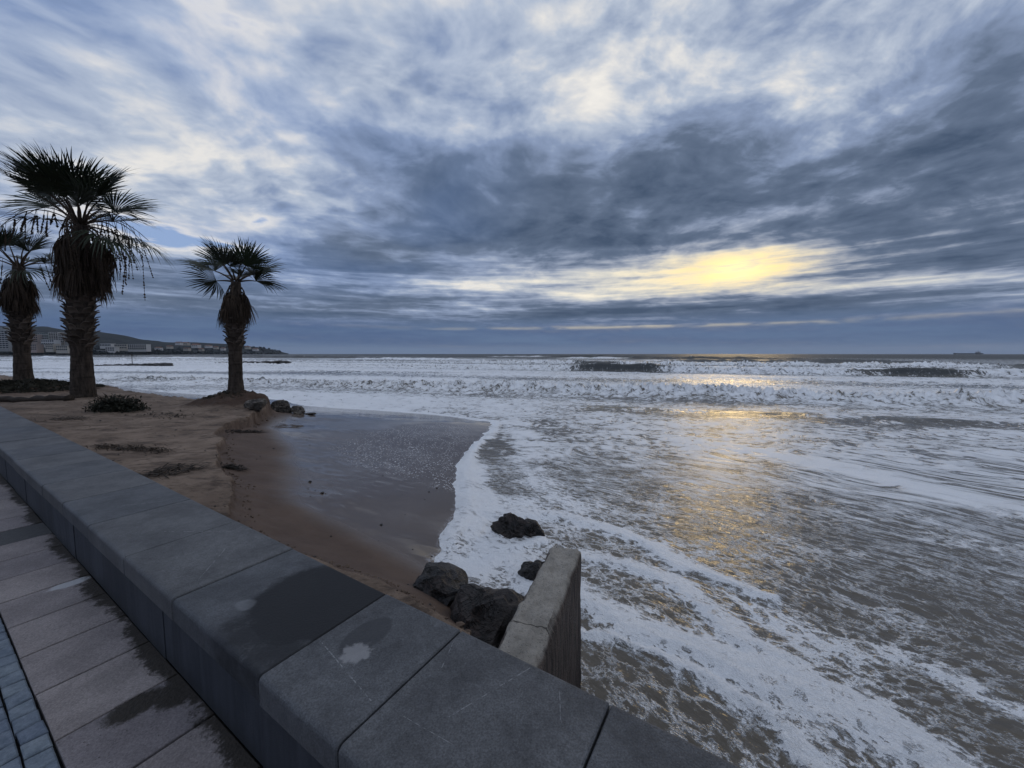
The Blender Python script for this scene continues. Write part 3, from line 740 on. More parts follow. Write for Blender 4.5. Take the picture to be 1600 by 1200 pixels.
# --- general chop
chop = 0.010 * fbm(X * 1.7 + Y * .6, Y * 3.4, 3, seed=80.0) * sstep(RR, 1, 7) + 0.05 * fbm(X * .35 + Y * .12, Y * .8, 4, seed=81.0) * sstep(RR, 9, 30) + 0.22 * fbm(X * .05, Y * .13, 4, seed=82.0) * sstep(RR, 60, 180)
h += np.where(dsh > 0.5, chop, chop * np.clip(dsh, 0, .5) / .5)
# small ripples in the first metres
h += 0.011 * fbm(X * 7 + Y * 4, Y * 8, 3, seed=83.0) * (RR < 9) * sstep(dsh, 0.1, .6)
h += np.where(near, 0.030 * fbm(X * 1.7, Y * 1.7, 4, 0.55, seed=85.0) * np.exp(-(dsh / 0.6) ** 2), 0)
h -= 0.10 * sstep(-dsh, 0.15, 1.0)
foam = np.clip(foam + 0.09 * fbm(X * .5 + Y * .2, Y * 1.1, 4, seed=84.0) * sstep(RR, 2, 10), 0, 1)
# drift lines: nearly parallel to the crests far out, slanting steeply close in
kk = 0.33 + 0.62 * (1 - sstep(Y, 3.0, 11.0))
wx = 0.35 * fbm(X * .45, Y * .45, 3, seed=90.0); wy = 0.35 * fbm(X * .45, Y * .45, 3, seed=91.0)
S_ = (Y + kk * X) / np.sqrt(1 + kk * kk) + wy * np.clip(RR / 8, .3, 3); T_ = (X - kk * Y) / np.sqrt(1 + kk * kk) + wx
flow = np.stack([T_, S_, np.zeros_like(S_)], -1)
me = grid_mesh('sea', X, Y, h, dict(foam=foam, flow=flow))

def sea_mat():
    m, q = material('sea_water'); P_ = q.pos(); fo = q.attr('foam'); fl = q.attr('flow', 'Vector')
    tx, sy, _ = q.sep(fl)
    dist = q.node('ShaderNodeVectorMath', operation='LENGTH'); q.put(dist.inputs[0], P_); dist = S(q.nt, dist.outputs['Value'])
    st = q.xyz(tx * 0.80, sy, 0.0)
    wob = q.vscale(q.vadd(q.noise(st, 2.2, 4, 0.6, out=1), (0.5, 0.5, 0.5), 'SUBTRACT'), 0.55)
    v1 = q.vadd(st, wob)
    big = q.noise(v1, 1.3, 4, 0.6)
    med = q.noise(v1, 5.0, 4, 0.55)
    wob2 = q.vscale(q.vadd(q.noise(st, 9.0, 3, 0.6, out=1), (0.5, 0.5, 0.5), 'SUBTRACT'), 0.22)
    v2 = q.vadd(st, wob2)
    vl = q.vadd(q.xyz(tx * 0.72, sy, 0.0), q.vscale(q.vadd(q.noise(st, 7.0, 4, 0.65, out=1), (0.5, 0.5, 0.5), 'SUBTRACT'), 0.30))
    cell = q.vor(vl, 6.5, 'DISTANCE_TO_EDGE'); cell2 = q.vor(vl, 17.0, 'DISTANCE_TO_EDGE'); fine = q.noise(v2, 42.0, 4, 0.65)
    lacy = cell.ss(0.0, 0.27) * 0.62 + cell2.ss(0.0, 0.27) * 0.32
    nearw = dist.ss(13.0, 5.0)
    qn = (big - 0.5) * 1.25 + (med - 0.5) * 1.85 + (fine - 0.5) * (0.10 + nearw * 0.45) + 0.5
    qv = qn * (1.0 - nearw * 0.80) + (lacy * 1.05 + (fine - 0.5) * 0.34 + (big - 0.5) * 0.75 - 0.06) * (nearw * 0.80)
    e = fo * 1.22 - 0.10 - qv
    mask = e.ss(-0.02, 0.045)
    film = e.ss(-0.25, 0.0) * 0.14                                # thin bubbly film round the patches
    cov = mask.mx(film)
    deep = q.mix(dist.ss(18.0, 60.0), (0.100, 0.086, 0.068), (0.055, 0.060, 0.062))
    fcol = q.mix(fine, (0.76, 0.79, 0.84), (0.95, 0.96, 0.97))
    fcol = q.mix(e.ss(0.0, 0.35), q.mix(0.5, fcol, (0.52, 0.52, 0.52)), fcol)
    ripl = q.noise(q.xyz(tx * 2.0, sy * 5.0, 0.0), 4.0, 4, 0.6); ripl2 = q.noise(q.xyz(tx * .5, sy * 1.6, 0.0), 2.0, 5, 0.6)
    thick = e.ss(-0.05, 0.35)
    calm = dist.ss(3.5, 11.0) * 0.78 + 0.22
    nw = q.bump((ripl * 0.6 + ripl2 * 2.0) * calm, 1.0, 0.05)
    nf = q.bump(thick * 1.2 + fine * 0.45 * mask + med * 0.8 * mask + q.noise(P_, 90.0, 3, 0.7) * 0.2, 1.0, 0.045)
    bw = principled(q, deep, dist.ss(30.0, 220.0) * 0.45 + 0.08, nw, dist.ss(60.0, 250.0) * -0.3 + 0.5, IOR=1.333)
    bf = principled(q, fcol, e.ss(0.0, 0.5) * 0.25 + 0.25, nf, 0.5)
    mx = q.node('ShaderNodeMixShader'); q.put(mx.inputs[0], cov)
    q.nt.links.new(bw.outputs[0], mx.inputs[1]); q.nt.links.new(bf.outputs[0], mx.inputs[2])
    finish(q, mx); return m
sea = tag(link('sea', me, sea_mat()), kind='structure')

# ================================================================== rocks and the concrete groyne
def rock_mesh(name, seed, sub=4, planes=13, rough=0.07, sharp=0.24):
    r = random.Random(seed); bm = bmesh.new(); bmesh.ops.create_icosphere(bm, subdivisions=sub, radius=1.0)
    pl = []
    for _ in range(planes):
        v = Vector((r.gauss(0, 1), r.gauss(0, 1), r.gauss(0, 1) * 0.8)).normalized(); pl.append((v, r.uniform(0.48, 0.92)))
    co = np.array([v.co[:] for v in bm.verts])
    s1 = fbm(co[:, 0] * 1.6 + co[:, 2] * 1.1 + seed, co[:, 1] * 1.6 - co[:, 2] * 0.9, 5, 0.55, seed * 1.3)
    s2 = np.abs(fbm(co[:, 0] * 3.1 - co[:, 2] * 2.3, co[:, 1] * 3.3 + co[:, 2] * 2.0 + seed, 4, 0.6, seed * 2.1))
    for i, v in enumerate(bm.verts):
        k = 1.0
        for n_, d_ in pl:
            q = v.co.dot(n_)
            if q > 0.05: k = min(k, d_ / q)
        v.co = v.co * (k * (1 + rough * 2 * s1[i]) - sharp * s2[i])
    me = bpy.data.meshes.new(name); bm.to_mesh(me); bm.free()
    me.polygons.foreach_set('use_smooth', [True] * len(me.polygons)); me.set_sharp_from_angle(angle=R(34)); return me
def rock_mat(name, dark, light, red, rough=0.5):
    m, q = material(name); o = q.obj(); P_ = q.pos(); a = q.noise(P_, 5.0, 7, 0.68, 0.4); b = q.noise(P_, 22.0, 5, 0.7); st = q.noise(q.vadd(P_, q.vscale(q.noise(P_, 3.0, 3, out=1), 0.4)), 2.3, 4, 0.6)
    cr = (q.noise(q.vadd(P_, (3.0, 1.0, 2.0)), 4.0, 5, 0.6, 0.8) - 0.5).abs().ss(0.030, 0.004)
    col = q.mix(a.ss(0.42, 0.66), dark, light); col = q.mix(st.ss(0.56, 0.70) * 0.6, col, red)
    col = q.mix(cr * 0.8, col, tuple(c * 0.3 for c in dark))
    finish(q, principled(q, col, rough, q.bump(a * 2.2 + b * 0.9 - cr * 0.6, 1.0, 0.03), 0.5)); return m
M_RB = rock_mat('wet_black_rock', (0.010, 0.010, 0.012), (0.045, 0.040, 0.038), (0.040, 0.026, 0.022), 0.5)
M_RR = rock_mat('wet_red_rock', (0.012, 0.010, 0.010), (0.050, 0.037, 0.033), (0.075, 0.040, 0.032), 0.5)
M_RG = rock_mat('grey_brown_rock', (0.050, 0.042, 0.036), (0.190, 0.165, 0.140), (0.12, 0.075, 0.055), 0.7)
def rock(seed, loc, dims, rz, mat, label, name='boulder', tilt=(0, 0), group='boulders on the beach', **k):
    o = link(name, rock_mesh(name, seed, **k), mat, None, loc, (tilt[0], tilt[1], rz), dims)
    return tag(o, label, 'rock', group)
c = at(806, 828, 0.08); rock(11, (c[0] - .05, c[1] + .10, 0.06), (.40, .27, .27), R(-12), M_RR, 'dark pointed boulder standing in the white foam, higher end of the outer pair', tilt=(R(6), R(12)))
rock(12, (c[0] + .24, c[1] + .05, 0.03), (.30, .20, .17), R(-20), M_RR, 'low dark boulder leaning against the pointed rock in the foam', tilt=(0, R(10)))
c = at(682, 915, 0.42); rock(13, (c[0] - .02, c[1] + .10, 0.30), (.46, .36, .23), R(-15), M_RB, 'rounded black boulder at the sand edge, left of the reddish one')
c = at(760, 952, 0.50); rock(17, (c[0] + .02, c[1] + .05, 0.29), (.45, .46, .38), R(28), M_RR, 'large reddish black boulder jammed between wall and concrete groyne')
c = at(845, 893, 0.12); rock(19, (c[0] - .04, c[1] + .1, 0.02), (.24, .22, .19), R(10), M_RB, 'small wet rock in the foam just behind the concrete groyne')
for px, sd, dm, lab, mt in [((437, 643), 23, (.50, .36, .30), 'pale brown boulder, larger of the two beside the palm bank', M_RG),
                            ((466, 646), 29, (.27, .22, .20), 'small grey boulder, rightmost of those below the palm bank', M_RG),
                            ((401, 640), 31, (.30, .28, .28), 'brown boulder stuck in the foot of the palm bank', M_RG)]:
    p = hit(*px); rock(sd, (p[0], p[1], ground_at(p[0], p[1]) + dm[2] * .45), dm, R(sd * 31), mt, lab)
p = hit(484, 648); rock(37, (p[0], p[1], ground_at(p[0], p[1]) + .02), (.28, .14, .05), 0.2, M_RB, 'flat dark stone on the wet sand beside the small grey boulder', name='flat_stone', sub=3)

def groyne_mat():
    m, q = material('weathered_concrete'); P_ = q.pos(); x, y, z = q.sep(P_)
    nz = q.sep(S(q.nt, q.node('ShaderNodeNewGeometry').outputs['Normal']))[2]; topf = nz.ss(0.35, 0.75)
    a = q.noise(P_, 9.0, 6, 0.65); g = q.noise(P_, 70.0, 4, 0.7); ag = q.vor(P_, 58.0).ss(0.34, 0.20)
    along = x * 0.342 + y * 0.94
    stk = q.noise(q.xyz(along * 42.0, x * 3.0, z * 3.2), 1.0, 5, 0.65, 0.5); stk2 = q.noise(q.xyz(along * 90.0, 0.0, z * 7.0), 1.0, 4, 0.6)
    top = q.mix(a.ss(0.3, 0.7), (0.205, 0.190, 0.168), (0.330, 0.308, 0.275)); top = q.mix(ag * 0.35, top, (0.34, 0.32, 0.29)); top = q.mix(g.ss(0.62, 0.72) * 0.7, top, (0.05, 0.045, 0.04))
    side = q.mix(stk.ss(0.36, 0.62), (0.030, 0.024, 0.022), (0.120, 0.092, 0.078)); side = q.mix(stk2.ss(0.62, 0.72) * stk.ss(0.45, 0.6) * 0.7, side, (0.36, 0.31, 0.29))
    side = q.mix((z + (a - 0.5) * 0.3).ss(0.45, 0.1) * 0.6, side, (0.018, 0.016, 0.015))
    crack = ((along - 1.95 + (q.noise(P_, 8.0, 4) - 0.5) * 0.12).abs()).ss(0.006, 0.002) * topf
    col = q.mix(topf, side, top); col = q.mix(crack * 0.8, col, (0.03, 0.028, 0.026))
    finish(q, principled(q, col, 0.85 - (1.0 - topf) * 0.15, q.bump(a * 1.2 + g * 0.8 + ag * 0.5 + stk * (1.0 - topf) * 2.2 - crack, 1.0, 0.012), 0.3)); return m
# box with worn edges, running out from the wall
gl, gw, gz0, gz1 = 1.72, 0.128, -1.0, 1.20
nx, ny, nz_ = 46, 8, 44
def groyne_mesh():
    V, Fc, ids = [], [], {}
    def vid(i, j, k):
        if (i, j, k) in ids: return ids[(i, j, k)]
        x, y, z = i / nx * gl, (j / ny * 2 - 1) * gw, gz0 + (gz1 - gz0) * (k / nz_)
        ids[(i, j, k)] = len(V); V.append([x, y, z]); return ids[(i, j, k)]
    for i in range(nx):
        for j in range(ny):
            Fc.append((vid(i, j, nz_), vid(i + 1, j, nz_), vid(i + 1, j + 1, nz_), vid(i, j + 1, nz_)))
        for k in range(nz_):
            Fc.append((vid(i, 0, k), vid(i + 1, 0, k), vid(i + 1, 0, k + 1), vid(i, 0, k + 1)))
            Fc.append((vid(i + 1, ny, k), vid(i, ny, k), vid(i, ny, k + 1), vid(i + 1, ny, k + 1)))
    for j in range(ny):
        for k in range(nz_):
            Fc.append((vid(nx, j, k), vid(nx, j + 1, k), vid(nx, j + 1, k + 1), vid(nx, j, k + 1)))
    A = np.array(V)
    # round the edges: pull vertices near two or more faces inwards
    ex = np.clip((A[:, 0] - (gl - .07)) / .07, 0, 1); ey = np.clip((np.abs(A[:, 1]) - (gw - .035)) / .035, 0, 1); ez = np.clip((A[:, 2] - (gz1 - .05)) / .05, 0, 1)
    chip = 0.5 + 1.5 * np.abs(fbm(A[:, 0] * 6 + 3, A[:, 1] * 6 + A[:, 2] * 7, 3, seed=5.0))
    A[:, 2] -= (.030 * ez * ey ** 2 + .055 * ez * ex ** 2) * chip; A[:, 0] -= (.035 * ex * ez ** 2 + .02 * ex * ey ** 2) * chip
    A[:, 1] -= np.sign(A[:, 1]) * (.018 * ey * ez ** 2 + .012 * ey * ex ** 2) * chip
    A[:, 2] += .020 * fbm(A[:, 0] * 5, A[:, 1] * 9, 4, 0.6, seed=1.0) * (A[:, 2] > 1.0); A[:, 1] += .014 * fbm(A[:, 0] * 5, A[:, 2] * 2.2, 4, seed=2.0) * (np.abs(A[:, 1]) > gw * .5)
    A[:, 0] += .012 * fbm(A[:, 1] * 9, A[:, 2] * 4, 3, seed=3.0) * (A[:, 0] > gl * .9)
    return mesh('concrete_groyne', A, Fc, True)
me = groyne_mesh(); me.set_sharp_from_angle(angle=R(50))
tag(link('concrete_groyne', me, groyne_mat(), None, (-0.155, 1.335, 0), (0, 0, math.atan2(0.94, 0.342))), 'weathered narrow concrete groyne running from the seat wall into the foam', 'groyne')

# ================================================================== palms
def leaf_mat(name, c0, c1, rough=0.55, trans=0.15):
    m, q = material(name); o = q.obj(); nz = q.noise(o, 3.0, 3); r_ = q.rnd()
    col = q.mix(r_, c0, c1); col = q.cmul(col, q.ramp(nz, [(0.3, (0.7,) * 3), (0.7, (1.25,) * 3)]))
    finish(q, principled(q, col, rough, None, 0.35)); return m
M_GREEN = leaf_mat('green_frond', (0.010, 0.018, 0.009), (0.026, 0.038, 0.018))
M_DEAD = leaf_mat('dead_frond', (0.024, 0.016, 0.011), (0.066, 0.046, 0.032), 0.85)
M_STALK = leaf_mat('dry_stalk', (0.030, 0.020, 0.014), (0.060, 0.042, 0.028), 0.8)
M_BOOT = leaf_mat('leaf_base', (0.045, 0.034, 0.028), (0.115, 0.090, 0.074), 0.85)
def trunk_mat():
    m, q = material('palm_trunk'); o = q.obj(); x, y, z = q.sep(o)
    ring = q.noise(q.xyz(x * 1.5, y * 1.5, z * 14.0), 1.0, 4, 0.6); f = q.noise(q.xyz(x * 16.0, y * 16.0, z * 3.0), 1.0, 5, 0.65)
    col = q.mix(f.ss(0.3, 0.7), (0.022, 0.017, 0.014), (0.075, 0.058, 0.047)); col = q.mix(ring.ss(0.55, 0.65) * 0.5, col, (0.012, 0.010, 0.009))
    finish(q, principled(q, col, 0.9, q.bump(ring * 2 + f * 1.5, 1.0, 0.03), 0.2)); return m
M_TRUNK = trunk_mat()

def frond_mesh(seed, Lp, Lb, droop, nseg=42, spread=84):
    """a fan leaf: stalk along +x, then a pleated fan of pointed segments"""
    r = random.Random(seed); mb = MB()
    pts = [(Lp * k / 5, 0, 0.10 * Lp * math.sin(k / 5 * 2.0) - 0.10 * Lp * (k / 5) ** 2) for k in range(6)]
    st_ = MB(); st_.tube(pts, [.030 * (1 - .55 * k / 5) for k in range(6)], 5, False)
    b = Vector(pts[-1]); dphi = R(spread * 2 / nseg)
    for k in range(nseg):
        ph = R(-spread + 2 * spread * (k + .5) / nseg); L = Lb * (1 - .34 * (abs(ph) / R(spread)) ** 2) * r.uniform(.86, 1.08)
        jit = r.uniform(-.03, .03); tipd = r.uniform(.6, 1.5); side = r.uniform(-.10, .10); hang = 1 if r.random() < .12 else 0
        prev = None
        for i, f in enumerate((0.0, .28, .52, .72, .88, 1.0)):
            rr = L * f; wdt = (rr * math.tan(dphi / 2) if f <= .58 else L * .58 * math.tan(dphi / 2) * max(0.0, 1 - (f - .58) / .42) ** .8) * 0.96 + .0015
            a = ph + jit * f + side * max(0, f - .5)
            zf = .30 * rr * abs(math.sin(ph)) ** 1.3 + (.012 if k % 2 else -.012) * min(1, rr * 3) - droop * Lb * tipd * max(0, f - .35) ** 2 - hang * .5 * L * max(0, f - .6) ** 1.2
            c_ = b + Vector((rr * math.cos(a), rr * math.sin(a), zf)); n2 = Vector((-math.sin(a), math.cos(a), 0))
            cur = (c_ - n2 * wdt, c_ + n2 * wdt)
            if prev: mb.add([prev[0], prev[1], cur[1], cur[0]], [(0, 1, 2, 3)])
            prev = cur
    return mb.me('frond'), st_.me('stalk', True)
def dead_mesh(seed, Lp, Lb, nseg=44, wide=0.34):
    """a dead leaf hanging against the trunk: stalk bent over, segments folded and hanging"""
    r = random.Random(seed); mb = MB()
    pts = [(0, 0, 0), (.20 * Lp, 0, .06 * Lp), (.42 * Lp, 0, -.08 * Lp), (.55 * Lp, 0, -.38 * Lp), (.58 * Lp, 0, -.75 * Lp)]
    mb.tube(pts, [.030, .026, .022, .018, .014], 4, False); b = Vector(pts[-1])
    for k in range(nseg):
        a = (k / (nseg - 1) * 2 - 1); L = Lb * r.uniform(.65, 1.12); sx, sy = r.uniform(-.12, .20) * Lb, a * wide * Lb * r.uniform(.5, 1.1); cv = r.uniform(-.1, .1) * Lb
        prev = None
        for f in (0.0, .12, .35, .65, 1.0):
            wd = (.008 + .016 * min(1, f * 3)) * Lb * (1 - f * .85); bow = math.sin(min(1, f * 1.5) * math.pi / 2)
            c_ = b + Vector((sx * bow + cv * f * f, sy * bow, .10 * Lb * math.sin(f * 6) * (f < .5) - L * f))
            n2 = Vector((math.sin(k * 2.1), math.cos(k * 2.1), 0)); cur = (c_ - n2 * wd, c_ + n2 * wd)
            if prev: mb.add([prev[0], prev[1], cur[1], cur[0]], [(0, 1, 2, 3)])
            prev = cur
    return mb.me('dead_frond')
def stalk_mesh(seed, L, drop, nst=7):
    """an arching flower stalk with dangling tassels of dry fruit"""
    r = random.Random(seed); mb = MB()
    pts = [(L * k / 8, 0, .30 * L * math.sin(k / 8 * 2.4) - .42 * L * (k / 8) ** 2.2) for k in range(9)]
    mb.tube(pts, [.020 * (1 - .6 * k / 8) for k in range(9)], 4, False)
    for s_ in range(nst):
        b = Vector(pts[3 + (s_ * 5) // nst]) + Vector((r.uniform(-.05, .08), 0, 0)); D_ = drop * r.uniform(.55, 1.1); sw = r.uniform(-.14, .14); sx = r.uniform(-.05, .15)
        pp = [b + Vector((sx * q, sw * q, -D_ * q)) for q in (0, .3, .6, 1.0)]; mb.tube(pp, .006, 3, False)
        for q in np.linspace(.28, 1.0, 15):
            o_ = b + Vector((sx * q, sw * q, -D_ * q)); e = r.uniform(.018, .042)
            d1 = Vector((r.gauss(0, 1), r.gauss(0, 1), r.gauss(0, .5))).normalized() * e; d2 = Vector((0, 0, -1)) * e * r.uniform(1.5, 3.0)
            s2 = Vector((-d1.y, d1.x, 0)) * .8
            mb.add([o_, o_ + d1 + d2 * .5, o_ + d2, o_ - d1 + d2 * .5], [(0, 1, 2, 3)]); mb.add([o_, o_ + s2 + d2 * .5, o_ + d2, o_ - s2 + d2 * .5], [(0, 1, 2, 3)])
    return mb.me('fruit_stalk')
def boot_mesh(s):
    """a cut leaf base clasping the trunk"""
    V = [(0, -.10, -.05), (0, .10, -.05), (.05, -.085, .04), (.05, .085, .04), (.13, -.05, .10), (.13, .05, .10), (.02, -.08, .06), (.02, .08, .06), (.12, -.045, .125), (.12, .045, .125)]
    V = [(a * s, b * s, c * s) for a, b, c in V]
    return mesh('leaf_base', V, [(0, 1, 3, 2), (2, 3, 5, 4), (4, 5, 9, 8), (8, 9, 7, 6), (0, 2, 6), (1, 7, 3), (2, 4, 8, 6), (3, 7, 9, 5), (0, 6, 7, 1)])
def trunk_mesh(prof, lean, seed):
    """prof: (height, radius); lean: offset of the top"""
    hs = np.linspace(prof[0][0], prof[-1][0], 70); rs = 0.92 * np.interp(hs, [p[0] for p in prof], [p[1] for p in prof]); n = 28; V, Fc = [], []
    Ht = prof[-1][0]; ang = np.linspace(0, 2 * math.pi, n, endpoint=False)
    for i, (z, r_) in enumerate(zip(hs, rs)):
        f = max(z, 0) / Ht; jit = 1 + .05 * fbm(ang * 2.2 + seed, np.full(n, z * 3.0), 3, seed=seed) + .035 * math.sin(z * 38 + math.sin(z * 7) * 2) * (1 if z > .25 * Ht else .4)
        for a, j in zip(ang, jit): V.append((lean[0] * f ** 1.5 + r_ * j * math.cos(a), lean[1] * f ** 1.5 + r_ * j * math.sin(a), z))
    for i in range(len(hs) - 1):
        for j in range(n): Fc.append((i * n + j, i * n + (j + 1) % n, (i + 1) * n + (j + 1) % n, (i + 1) * n + j))
    Fc.append(tuple((len(hs) - 1) * n + j for j in range(n)))
    return mesh('trunk', V, Fc, True)
def palm(base, label, sc, prof, lean, greens, skirt, stalks, boots, seed, Lp, Lb):
    r = random.Random(seed); t_ = tag(empty('fan_palm', tuple(base)), label, 'palm tree', 'fan palms on the sand'); H_ = prof[-1][0]
    link('trunk', trunk_mesh(prof, lean, seed), M_TRUNK, t_)
    fm = [frond_mesh(seed * 10 + k, Lp, Lb, d_) for k, d_ in enumerate((.22, .45, .80, .35))]
    top = Vector((lean[0], lean[1], H_))
    for k, (a, e, v, s_) in enumerate(greens):
        fr = link('frond', fm[v][0], M_GREEN, t_, top + Vector((math.cos(a) * .10 * sc, math.sin(a) * .10 * sc, .05 * math.sin(e))), (r.uniform(-.9, .9), -e, a), (s_, s_, s_))
        link('stalk', fm[v][1], M_STALK, fr)
    dm = [dead_mesh(seed * 20 + k, Lp * .62, Lb * .80, wide=w_) for k, w_ in enumerate((.30, .40, .24, .35))]
    for k, (a, z, out, s_) in enumerate(skirt):
        f = (z / H_) ** 1.5
        link('dead_frond', dm[k % 4], M_DEAD, t_, (lean[0] * f + math.cos(a) * out, lean[1] * f + math.sin(a) * out, z), (r.uniform(-.12, .12), r.uniform(-.15, .12), a), (s_, s_, s_))
    for k, (a, L, dr, e) in enumerate(stalks):
        link('fruit_stalk', stalk_mesh(seed * 30 + k, L, dr), M_STALK, t_, top + Vector((0, 0, -.05)), (0, -e, a))
    bm_ = [boot_mesh(sc * 1.15), boot_mesh(sc * 0.95)]; z0b, z1b, nb = boots
    for k in range(nb):
        z = z0b + (z1b - z0b) * (k + .5) / nb; a = k * 2.39996; rad_ = float(np.interp(z, [p[0] for p in prof], [p[1] for p in prof])); f = (z / H_) ** 1.5
        link('leaf_base', bm_[k % 2], M_BOOT, t_, (lean[0] * f + math.cos(a) * rad_ * .88, lean[1] * f + math.sin(a) * rad_ * .88, z), (r.uniform(-.2, .2), r.uniform(-.1, .35), a))
    return t_
def crown(n, lo, hi, seed, s0=.9, s1=1.1):
    r = random.Random(seed); out = []
    for k in range(n):
        f = (k + .5) / n; e = R(lo + (hi - lo) * f ** .85); a = k * 2.39996 + r.uniform(-.25, .25)
        out.append((a, e, 0 if f > .6 else r.choice((1, 3)) if f > .25 else r.choice((1, 2)), r.uniform(s0, s1)))
    return out
def fan(rows): return [(R(a), R(e), v, s_) for a, e, v, s_ in rows]
def skirt(n, z0, z1, out0, out1, seed, s0=.85, s1=1.1):
    r = random.Random(seed); res = []
    for k in range(n):
        f = (k + .5) / n; res.append((k * 2.39996 + r.uniform(-.3, .3), z0 + (z1 - z0) * f, out0 + (out1 - out0) * f, r.uniform(s0, s1)))
    return res
gL = ground_at(PALM_L[0], PALM_L[1]); gR = ground_at(PALM_R[0], PALM_R[1]); gF = ground_at(PALM_F[0], PALM_F[1])
palm((PALM_L[0], PALM_L[1], gL), 'tallest fan palm, thick trunk and long brown skirt of dead leaves', 1.0,
     [(-.4, .36), (0, .325), (.8, .285), (1.35, .26), (1.8, .29), (2.5, .33), (3.0, .34), (3.6, .28), (5.3, .17)], (.36, 0),
     fan([(0, 6, 1, 1.0), (14, 24, 3, 1.05), (-22, 40, 0, 1.05), (12, 58, 0, 1.05), (80, 78, 0, 1.0), (178, 50, 0, 1.12), (168, 33, 3, 1.22), (186, 8, 1, .95), (205, 64, 0, 1.05), (-62, 34, 3, 1.0), (58, 42, 3, 1.0), (122, 28, 3, 1.0), (-122, 40, 0, 1.0), (-90, 66, 0, .95), (-14, -24, 2, 1.0), (26, -16, 2, 1.05), (150, -20, 2, .8), (95, 48, 0, 1.0), (-96, 44, 3, 1.0), (-150, 58, 0, 1.0), (-42, 56, 0, 1.0), (-44, 28, 3, .95), (-75, 52, 0, .95), (138, 48, 3, 1.0)]), skirt(54, 4.05, 5.25, .14, .06, 6, .66, .88) + skirt(12, 4.9, 5.3, .22, .16, 16, .75, 1.0),
     [(R(-8), 1.9, 1.9, R(4)), (R(14), 1.7, 2.0, R(-6)), (R(-30), 1.9, 1.9, R(-8)), (R(35), 1.5, 1.7, R(6)), (R(-55), 1.6, 1.8, R(-10)), (R(8), 1.35, 1.9, R(-20)), (R(0), 1.6, 2.0, R(-14)),
      (R(178), 2.3, .7, R(8)), (R(200), 1.9, .7, R(2)), (R(150), 2.0, .6, R(14))], (1.6, 3.7, 90), 5, .92, 1.30)
palm((PALM_R[0], PALM_R[1], gR - .03), 'smallest fan palm, standing alone on an eroded bank of soil', .75,
     [(-.4, .28), (0, .235), (.5, .195), (1.3, .18), (1.45, .20), (2.0, .23), (2.35, .21), (3.30, .13)], (.15, .03),
     fan([(0, 2, 1, 1.0), (12, 27, 3, 1.0), (-16, 50, 0, 1.0), (70, 80, 0, .95), (176, 56, 0, 1.0), (188, 30, 3, 1.05), (172, 4, 1, 1.1), (-70, 40, 3, .95), (60, 36, 3, .95), (-112, 58, 0, .95), (122, 20, 1, .95), (-40, 12, 1, .9)]), skirt(26, 2.65, 3.2, .12, .05, 9, .75, 1.0), [], (1.42, 2.45, 64), 8, .52, .86)
palm((PALM_F[0], PALM_F[1], gF - .05), 'fan palm at the left edge, leaning, behind the tallest palm', 1.0,
     [(-.5, .42), (0, .36), (.35, .27), (1.2, .23), (2.0, .26), (2.9, .28), (4.4, .17)], (.16, .05),
     fan([(5, 10, 1, 1.0), (-18, 36, 3, 1.0), (15, 60, 0, 1.0), (85, 80, 0, 1.0), (180, 48, 0, 1.0), (190, 18, 1, 1.0), (165, 68, 0, 1.0), (-70, 38, 3, 1.0), (62, 30, 3, 1.0), (-115, 55, 0, .95), (125, 24, 1, 1.0), (-30, -14, 2, 1.0), (35, -8, 2, .95)]), skirt(40, 3.25, 4.3, .14, .06, 13, .62, .85), [(R(10), 1.6, 1.2, R(8)), (R(-40), 1.5, 1.1, R(5)), (R(190), 1.5, 1.0, R(10))], (1.6, 3.0, 60), 12, .80, .95)

# --- low plants and wrack on the sand, the dark lines added for eroded hollows
M_SHRUB = leaf_mat('shrub_leaf', (0.014, 0.016, 0.010), (0.040, 0.034, 0.022), 0.8)
M_STRANDS = leaf_mat('hollow_strands', (0.012, 0.009, 0.007), (0.040, 0.028, 0.020), 0.9)
def leaves(n, rx, ry, rz, size, seed, hollow=.5):
    r = random.Random(seed); mb = MB()
    for _ in range(n):
        d_ = Vector((r.gauss(0, 1), r.gauss(0, 1), abs(r.gauss(0, 1)))).normalized() * (hollow + (1 - hollow) * r.random()) * r.choice((.75, .9, 1, 1.08))
        c_ = Vector((d_.x * rx, d_.y * ry, d_.z * rz)); s_ = size * r.uniform(.5, 1.4)
        a = Vector((r.gauss(0, 1), r.gauss(0, 1), r.gauss(0, 1) + .4)).normalized(); b = a.cross(Vector((r.random(), r.random(), r.random()))).normalized()
        mb.add([c_, c_ + a * s_ * .5 + b * s_ * .22, c_ + a * s_, c_ + a * s_ * .5 - b * s_ * .22], [(0, 1, 2, 3)])
    return mb
def shrub(loc, dims, n, size, seed, label, name='low_shrub'):
    t_ = tag(empty(name, loc), label, 'shrub'); link('foliage', leaves(n, *dims, size, seed).me('foliage'), M_SHRUB, t_); r = random.Random(seed); mb = MB()
    for _ in range(16):
        a = r.uniform(0, 6.28); e = Vector((math.cos(a) * dims[0] * r.uniform(.3, 1), math.sin(a) * dims[1] * r.uniform(.3, 1), dims[2] * r.uniform(.7, 1.25)))
        mb.tube([(0, 0, -.05), tuple(e * .5 + Vector((0, 0, .05))), tuple(e)], [.014, .009, .004], 4, False)
    link('stems', mb.me('stems'), M_STALK, t_)
p = hit(182, 641); shrub((p[0], p[1], ground_at(p[0], p[1]) - .03), (.78, .45, .42), 2600, .09, 3, 'dark low shrub beside the trunk of the tallest palm')
